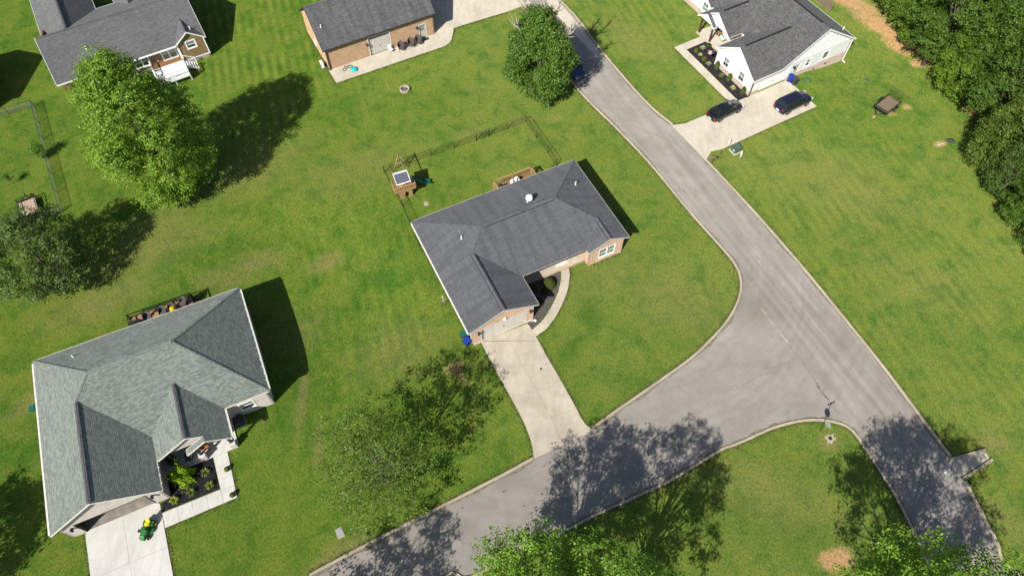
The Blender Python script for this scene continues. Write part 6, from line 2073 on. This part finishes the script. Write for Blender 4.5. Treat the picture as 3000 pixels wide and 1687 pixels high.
MB().lathe([(.42, 0), (.46, .12), (.40, .2), (.2, .26), (.02, .27)], 20).build('dome', MAT['teal'], t)
MB().lathe([(.47, .1), (.5, .12), (.47, .14)], 20).build('rim', MAT['teal'], t)
x, y = W5(2.4, -.55)
t = thing('bicycle', 'small bicycle lying on the garage apron beside the turquoise lid', 'bicycle', (x, y, .06), .7)
for cx_ in (-.42, .42):
    pts = [(cx_ + .27 * math.cos(k * math.pi / 8), .27 * math.sin(k * math.pi / 8), .1 + .03 * math.sin(k * 1.2)) for k in range(17)]
    MB().tube(pts, .025, 5).build('wheel', MAT['rubber'], t)
MB().tube([(-.42, 0, .12), (-.05, .28, .16), (.3, .22, .2), (.0, -.05, .15), (-.05, .28, .16)], .02, 5).tube([(.42, 0, .12), (.28, .3, .22)], .02, 5).build('frame', MAT['weathered'], t)
MB().tube([(.15, .42, .3), (.28, .3, .24), (.42, .34, .3)], .016, 5).build('handlebar', MAT['black'], t)
MB().cbox((-.1, .36, .2), (.22, .12, .06)).build('saddle', MAT['black'], t)
x, y = W5(-.35, 1.25)
t = thing('heat_pump', 'white heat pump box on the left wall of the brick garage', 'heat pump', (x, y, .12), .494)
MB().box(-.17, .17, -.46, .46, .1, .72).build('casing', MAT['plastic_white'], t)
MB().disc((-.175, .1, .42), (1, 0, 0), .24, .02, 18).build('fan_grille', MAT['charcoal'], t)
MB().box(-.2, .5, -.4, -.35, .02, .1).box(-.2, .5, .35, .4, .02, .1).build('bracket', MAT['galv'], t)
x, y = W5(.2, 4.7)
t = thing('electric_meter', 'white electric meter boxes on the left wall of the brick garage', 'meter', (x, y, 1.0), .494)
MB().box(-.12, .1, -.35, .0, 0, .8).box(-.1, .1, .08, .4, .1, .6).build('box', MAT['plastic_white'], t)
MB().tube([(-.02, -.2, -1.0), (-.02, -.2, 0)], .03, 6).build('conduit', MAT['galv'], t)
# ---- porch furniture and flag at the white house
x, y = W3(4.3, 11.4)
lounge_chair('porch_chair', 'orange cushioned chair on the white house porch', (x, y, .12), .504 + 1.5, MAT['brownwood'], MAT['orange'])
x, y = W3(4.0, 10.3)
lounge_chair('porch_chair', 'mint green metal chair on the white house porch', (x, y, .12), .504 + 1.3, MAT['mint'])
x, y = W3(.36, 7.45)
fg = thing('flag', 'drooping striped flag on a short pole at the white house gable', 'flag', (x, y, 2.0), .504)
MB().tube([(0, 0, 0), (-1.5, .1, .55)], .018, 6).build('pole', MAT['cedar'], fg)
nst = 7
for k in range(nst):
    m = MB()
    pts, f = [], []
    for i in range(9):
        q_ = i / 8
        for b in (0, 1):
            z_ = -(k + b) * .10
            pts.append((-.35 - 1.1 * q_, .04 + .08 * math.sin(q_ * 9 + k * .2) + .03 * k, .14 + .41 * q_ + z_ - .05 * math.sin(q_ * 5)))
    for i in range(8):
        f.append((2 * i, 2 * i + 1, 2 * i + 3, 2 * i + 2))
    m.add(pts, f, True)
    m.build('stripe', MAT['flag_red'] if k % 2 == 0 else MAT['white'], fg)
m = MB()
pts, f = [], []
for i in range(4):
    for b in (0, 1):
        pts.append((-.34 - .42 * i / 3, .03 + .08 * math.sin(i / 8 * 9), .17 + .15 * i / 3 - b * .42))
m.add(pts, [(2 * i, 2 * i + 1, 2 * i + 3, 2 * i + 2) for i in range(3)])
m.build('canton', MAT['flag_blue'], fg)
x, y = W2(12.35, -13.9)
lounge_chair('porch_chair', 'rust cushioned chair on the porch of the sage-roofed house', (x, y, .12), .427 + .4, MAT['wicker'], MAT['orange'], .9)
x, y = W2(10.9, -14.3)
lounge_chair('porch_chair', 'dark chair in the porch shade of the sage-roofed house', (x, y, .12), .427 - .5, MAT['wicker'], None, .9)

# ================================================================== FENCES
def chain_fence(label, pts, h, gate=None, every=3.0, thick=(), wire=.0018, step=.085, mat='black', net='black'):
    t = thing('chain_link_fence', label, 'fence')
    posts, rails, mesh_ = [], MB(), MB()
    for i in range(len(pts) - 1):
        a, b = Vector((*pts[i], tz(*pts[i]))), Vector((*pts[i + 1], tz(*pts[i + 1])))
        n = max(1, round((b - a).length / every))
        for k in range(n + (1 if i == len(pts) - 2 else 0)):
            posts.append(a.lerp(b, k / n))
        u = Vector((0, 0, 1))
        rails.tube([a + u * h, b + u * h], .022, 6)
        rails.tube([a + u * .05, b + u * .05], .008, 4)
        d = b - a
        Ln = d.length
        d.normalize()
        # diamond wire netting, each wire climbing at 45 degrees
        k = -h
        while k < Ln:
            for sgn in (1, -1):
                s0, s1 = k, k + h
                z0, z1 = (.04, h) if sgn > 0 else (h, .04)
                c0, c1 = max(0, s0), min(Ln, s1)
                if c1 - c0 > .02:
                    f0, f1 = (c0 - s0) / h, (c1 - s0) / h
                    p, q_ = a + d * c0 + u * (z0 + (z1 - z0) * f0), a + d * c1 + u * (z0 + (z1 - z0) * f1)
                    off = Vector((0, 0, wire * 1.4))
                    nrm = d.cross(u) * wire
                    mesh_.add([p - off, q_ - off, q_ + off, p + off, p + nrm, q_ + nrm], [(0, 1, 2, 3), (0, 1, 5, 4)])
            k += step
    for p in posts:
        MB().tube([(p.x, p.y, p.z - .2), (p.x, p.y, p.z + h + .05)], .036, 6).build('post', MAT[mat], t)
    rails.build('rail', MAT[mat], t)
    mesh_.build('netting', MAT[net], t, kind='stuff')
    return t
# yard fence of house 1
FA, FB = (-14.99, 54.01), (-4.30, 59.06)
f1 = chain_fence('black chain-link fence around the yard with the playset', [W1(.1, -1.2), (-12.41, 48.97), (-13.55, 51.20), (-14.98, 54.05), (-12.22, 55.39), (-9.57, 56.61), (-6.86, 57.84), (-4.26, 59.06)], 1.1)
f2 = chain_fence('black chain-link fence run ending at the slate roof corner', [(-2.67, 59.82), (-0.46, 60.97), (1.80, 62.13), (3.06, 59.48), (4.37, 56.96), (5.33, 55.00), W1(15.6, -.2)], 1.1)
gt = thing('garden_gate', 'black chain-link gate in the far side of the playset yard', 'gate')
ga, gb = Vector((*(-4.23, 59.08), 0)), Vector((*(-2.70, 59.80), 0))
gd_ = (gb - ga)
g0, g1 = ga + gd_ * .04, gb - gd_ * .04
u = Vector((0, 0, 1))
MB().tube([g0 + u * .08, g0 + u * 1.1, g1 + u * 1.1, g1 + u * .08, g0 + u * .08], .024, 6).tube([(g0 + g1) / 2 + u * .08, (g0 + g1) / 2 + u * 1.1], .02, 6).build('gate_frame', MAT['black'], gt)
for p in (ga, gb):
    MB().tube([p - u * .2, p + u * 1.25], .045, 7).build('gate_post', MAT['black'], gt)
m = MB()
k = 0
while k < 1:
    for sg_ in (0, 1):
        p, q_ = g0.lerp(g1, k), g0.lerp(g1, min(1, k + .28))
        z0, z1 = (.08, 1.1) if sg_ else (1.1, .08)
        o_ = Vector((0, 0, .005))
        m.add([p + u * z0 - o_, q_ + u * z1 - o_, q_ + u * z1 + o_, p + u * z0 + o_], [(0, 1, 2, 3)])
    k += .02
m.build('netting', MAT['black'], gt, kind='stuff')
chain_fence('dark chain-link fence of the left garden by the big maple', [(-66.5, 62.6), (-62.88, 63.93), (-60.14, 65.20), (-50.85, 48.35), (-53.2, 47.1), (-62.0, 42.6)], 1.1, every=3.2, wire=.003, step=.065, net='galv')

# ================================================================== PLAYSET
ps = thing('wooden_playset', 'wooden playset with swing beam, dark-panel roof and green slide', 'playset', (-12.66, 50.04, 0), .36)
cw = MAT['cedar']
def post(x_, y_, z0, z1, t_=.1, name='post'):
    return MB().cbox((x_, y_, (z0 + z1) / 2), (t_, t_, z1 - z0)).build(name, cw, ps)
for x_, y_ in ((.0, .05), (1.42, .05), (.0, 1.15), (1.42, 1.15)):
    post(x_, y_, 0, 2.55)
# lower play house walls of upright boards, arched doorway in the front
for k in range(10):
    xa, xb = .03 + k * .14, .03 + (k + 1) * .14 - .012
    z0 = 0.0
    if 4 <= k <= 6:
        z0 = (.86, .98, .86)[k - 4]
    MB().box(xa, xb, -.02, .02, z0, 1.32).build('wall_board', cw, ps)
for k in range(7):
    MB().box(1.44, 1.47, .1 + k * .15, .1 + (k + 1) * .15 - .012, 0, 1.32).build('wall_board', cw, ps)
    MB().box(-.05, -.02, .1 + k * .15, .1 + (k + 1) * .15 - .012, .45, 1.32).build('wall_board', cw, ps)
for k in range(11):
    MB().box(-.55, 1.9, -.2 + k * .135, -.2 + (k + 1) * .135 - .012, 1.36, 1.4).build('floor_board', cw, ps)
def ps_rail(p0, p1, zb_=1.42, zt_=2.15, skip=()):
    p0, p1 = Vector(p0), Vector(p1)
    d = p1 - p0
    n = max(2, int(d.length / .19))
    rz_ = math.atan2(d.y, d.x)
    c = (p0 + p1) / 2
    for z_ in (zb_, zt_):
        MB().cbox((c.x, c.y, z_), (d.length, .05, .11), rz_).build('guard_rail', cw, ps)
    for k in range(n + 1):
        p = p0 + d * (k / n)
        MB().cbox((p.x, p.y, (zb_ + zt_) / 2), (.085, .025, zt_ - zb_), rz_).build('picket', cw, ps)
ps_rail((-.55, -.22), (1.9, -.22)); ps_rail((-.57, -.2), (-.57, 1.25)); ps_rail((1.92, -.2), (1.92, .75))
# roof frame and its dark corrugated panels
MB().vprism([(-.2, -.3, 2.72), (1.45, -.3, 2.72), (1.45, 1.22, 3.05), (-.2, 1.22, 3.05)], (0, 0, .04)).build('roof_frame', MAT['white'], ps)
for k in range(6):
    xa, xb = -.15 + k * .255, -.15 + (k + 1) * .255 - .01
    MB().vprism([(xa, -.22, 2.785), (xb, -.22, 2.785), (xb, 1.05, 3.06), (xa, 1.05, 3.06)], (0, 0, .012)).build('roof_panel', MAT['panel_blue'], ps)
# swing frame
MB().tube([(1.25, 4.42, 2.45), (1.3, 1.15, 2.45)], .06, 6).build('swing_beam', MAT['weathered'], ps)
for x_ in (.37, 2.16):
    MB().tube([(1.25, 4.42, 2.5), (x_, 4.36, 0)], .055, 6).build('leg', cw, ps)
MB().tube([(.72, 4.37, 1.05), (1.80, 4.37, 1.05)], .05, 6).build('cross_brace', cw, ps)
for k in range(2):
    yy = 2.2 + k * 1.1
    sw = MB().cbox((1.28, yy, .55), (.16, .46, .03)).build('swing_seat', MAT['green_slide'], ps)
    MB().tube([(1.28, yy - .2, .55), (1.28, yy - .2, 2.4)], .008, 4).tube([(1.28, yy + .2, .55), (1.28, yy + .2, 2.4)], .008, 4).build('chain', MAT['galv'], sw)
# wavy slide
m = MB()
pts, f = [], []
n = 14
for i in range(n + 1):
    q_ = i / n
    x_ = 1.9 + 2.1 * q_
    z_ = 1.42 * (1 - q_) ** 1.05 + .10 + .09 * math.sin(q_ * 8.0)
    for yy, dz in ((-.28, .2), (-.24, .02), (-.2, 0), (.2, 0), (.24, .02), (.28, .2)):
        pts.append((x_, 1.06 + yy - .08 * q_, z_ + dz))
for i in range(n):
    for k in range(5):
        f.append((i * 6 + k, (i + 1) * 6 + k, (i + 1) * 6 + k + 1, i * 6 + k + 1))
m.add(pts, f, True)
o = m.build('slide', MAT['green_slide'], ps)
o.modifiers.new('thick', 'SOLIDIFY').thickness = .03

# ================================================================== LOOSE GRASS: tufts, weeds and clover standing above the mown lawn
def pip(px, py, poly):
    inside = np.zeros(len(px), bool)
    n = len(poly)
    for i in range(n):
        x1, y1 = poly[i]; x2, y2 = poly[i - 1]
        if y1 == y2:
            continue
        c = ((y1 > py) != (y2 > py)) & (px < (x2 - x1) * (py - y1) / (y2 - y1) + x1)
        inside ^= c
    return inside
def hloc(h, poly):
    return [h_world(h, *p) for p in poly]
KEEP_OFF = [road_poly, hloc(h1, [(.2, -.2), (19.6, -.2), (19.6, -12), (15, -12), (15, -10.5), (7.4, -16), (.2, -15)]), hloc(h2, [(0, 0), (19.4, 0), (19.4, -12.3), (15.3, -12.3), (14.1, -15), (14.1, -19.7), (7.7, -19.7), (7.7, -34), (1.2, -34), (1.2, -17.3), (0, -17.3)]),
            hloc(h3, [(-2.6, .2), (-2.4, 12.7), (2, 12.7), (5, 21.5), (17, 21.5), (17, .2), (6.8, .1), (6.8, -5.5), (-12, -5.5), (-12, 1.4)]), hloc(h4, [(0, -3.5), (18.2, -3.5), (18.2, 13), (7.2, 20), (0, 20)]), hloc(h5, [(0, -2.6), (15.7, -2.7), (18.3, 0), (30, -.3), (28, 18), (15.5, 18), (15.5, 9.3), (0, 9.3)]),
            [(-3.20, 31.67), (-0.74, 26.74), (1.92, 19.64), (7.50, 22.28), (6.05, 24.50), (2.66, 31.64), (1.60, 33.73), (-3.15, 31.63)],
            [(5.15, 40.18), (1.94, 32.87), (2.38, 32.14), (3.56, 32.98), (6.16, 37.71), (6.30, 40.51)], [(39.56, 19.42), (43.09, 20.35), (43.42, 19.47), (39.93, 17.68)], bedp]
gr = np.random.default_rng(77)
N = 12000
tx, ty = gr.uniform(-78, 78, N), gr.uniform(7, 94, N)
dens = .5 + .5 * np.sin(tx * .31 + 2 * np.sin(ty * .17)) * np.cos(ty * .27 + np.sin(tx * .13))
ok = gr.uniform(0, 1, N) < .25 + .75 * dens
for poly in KEEP_OFF:
    ok &= ~pip(tx, ty, poly)
tx, ty = tx[ok], ty[ok]
# ragged fringe leaning over kerbs, drives and walks
def fringe(path, side, per_m=22, w=.16):
    xs_, ys_ = [], []
    for i in range(len(path) - 1):
        a, b = Vector(path[i][:2]), Vector(path[i + 1][:2])
        L_ = (b - a).length
        if L_ < 1e-6:
            continue
        d = (b - a) / L_
        n_ = Vector((-d.y, d.x)) * side
        k = max(1, int(L_ * per_m))
        u_ = gr.uniform(0, 1, k)
        o_ = np.abs(gr.normal(0, w, k)) - .05
        xs_.append(a.x + (b.x - a.x) * u_ + n_.x * o_); ys_.append(a.y + (b.y - a.y) * u_ + n_.y * o_)
    return np.concatenate(xs_), np.concatenate(ys_)
def off(path, dist):
    out = []
    for i in range(len(path)):
        a, b = Vector(path[max(i - 1, 0)][:2]), Vector(path[min(i + 1, len(path) - 1)][:2])
        d = (b - a).normalized()
        out.append((path[i][0] - d.y * dist, path[i][1] + d.x * dist))
    return out
FR = []
for e_ in (E_left, E_left2, E_low, E_right, E_right2, E_right3):
    FR.append(fringe(off(sm(e_), -.24), -1))
for path, side in (([(-3.20, 31.67), (-1.92, 29.03), (0.39, 24.53), (1.53, 21.83), (1.92, 19.64)], -1), ([(2.66, 31.64), (4.48, 27.84), (6.05, 24.50), (6.74, 22.96), (7.50, 22.28)], 1),
                   ([(6.09, 40.45), (6.19, 39.57), (5.88, 37.71), (5.31, 36.16), (4.53, 34.52), (3.45, 32.98), (2.38, 32.18)], 1),
                   (hloc(h2, [(1.33, -17.3), (1.33, -30)]), -1), (hloc(h2, [(7.66, -19.55), (7.62, -30)]), 1), (hloc(h2, [(7.66, -19.56), (13.93, -19.56), (14.06, -15.1)]), -1),
                   (hloc(h3, [(6.66, -5.37), (-8., -5.31), (-10.2, -6.3)]), 1), (hloc(h3, [(-11., .9), (-9.6, .34), (-2.5, .32), (-2.31, 12.5)]), 1), (hloc(h5, [(.12, .2), (.12, -2.45), (15.6, -2.67), (16.95, -1.95), (18.27, .05), (26.5, -.3)]), -1),
                   (hloc(h1, [(.4, -.5), (.4, -14.7)]), -1), (hloc(h1, [(15.4, -11.65), (19.43, -11.65), (19.43, -.5)]), -1), (hloc(h2, [(.4, -.4), (.4, -17.0)]), -1), (hloc(h5, [(.3, 9), (.3, .3)]), -1)):
    FR.append(fringe(path, side))
tx = np.concatenate([tx] + [f[0] for f in FR]); ty = np.concatenate([ty] + [f[1] for f in FR])
M = len(tx)
K = 5
base = np.repeat(np.stack([tx, ty, sum(a * np.exp(-(((tx - cx) ** 2 + (ty - cy) ** 2) / r ** 2) ** 2) for cx, cy, r, a in DIPS)], 1), K, 0)
cen = base + np.stack([gr.normal(0, .075, M * K), gr.normal(0, .075, M * K), gr.uniform(.005, .035, M * K)], 1)
nrm = np.stack([gr.normal(0, .5, M * K), gr.normal(0, .5, M * K), np.ones(M * K)], 1)
tuft_mat = leaf('tuft_grass', (.085, .14, .022), (.19, .21, .05), .45, (.30, .27, .12))
go = bpy.data.objects.new('grass_tufts', leaf_mesh('grass_tufts', cen, nrm, .13, tuft_mat, gr, aspect=.4, spread=.3, fold=.1))
col.objects.link(go)
go['kind'] = 'stuff'
go['label'] = 'loose grass tufts and weeds scattered over the lawns'
go['category'] = 'grass'
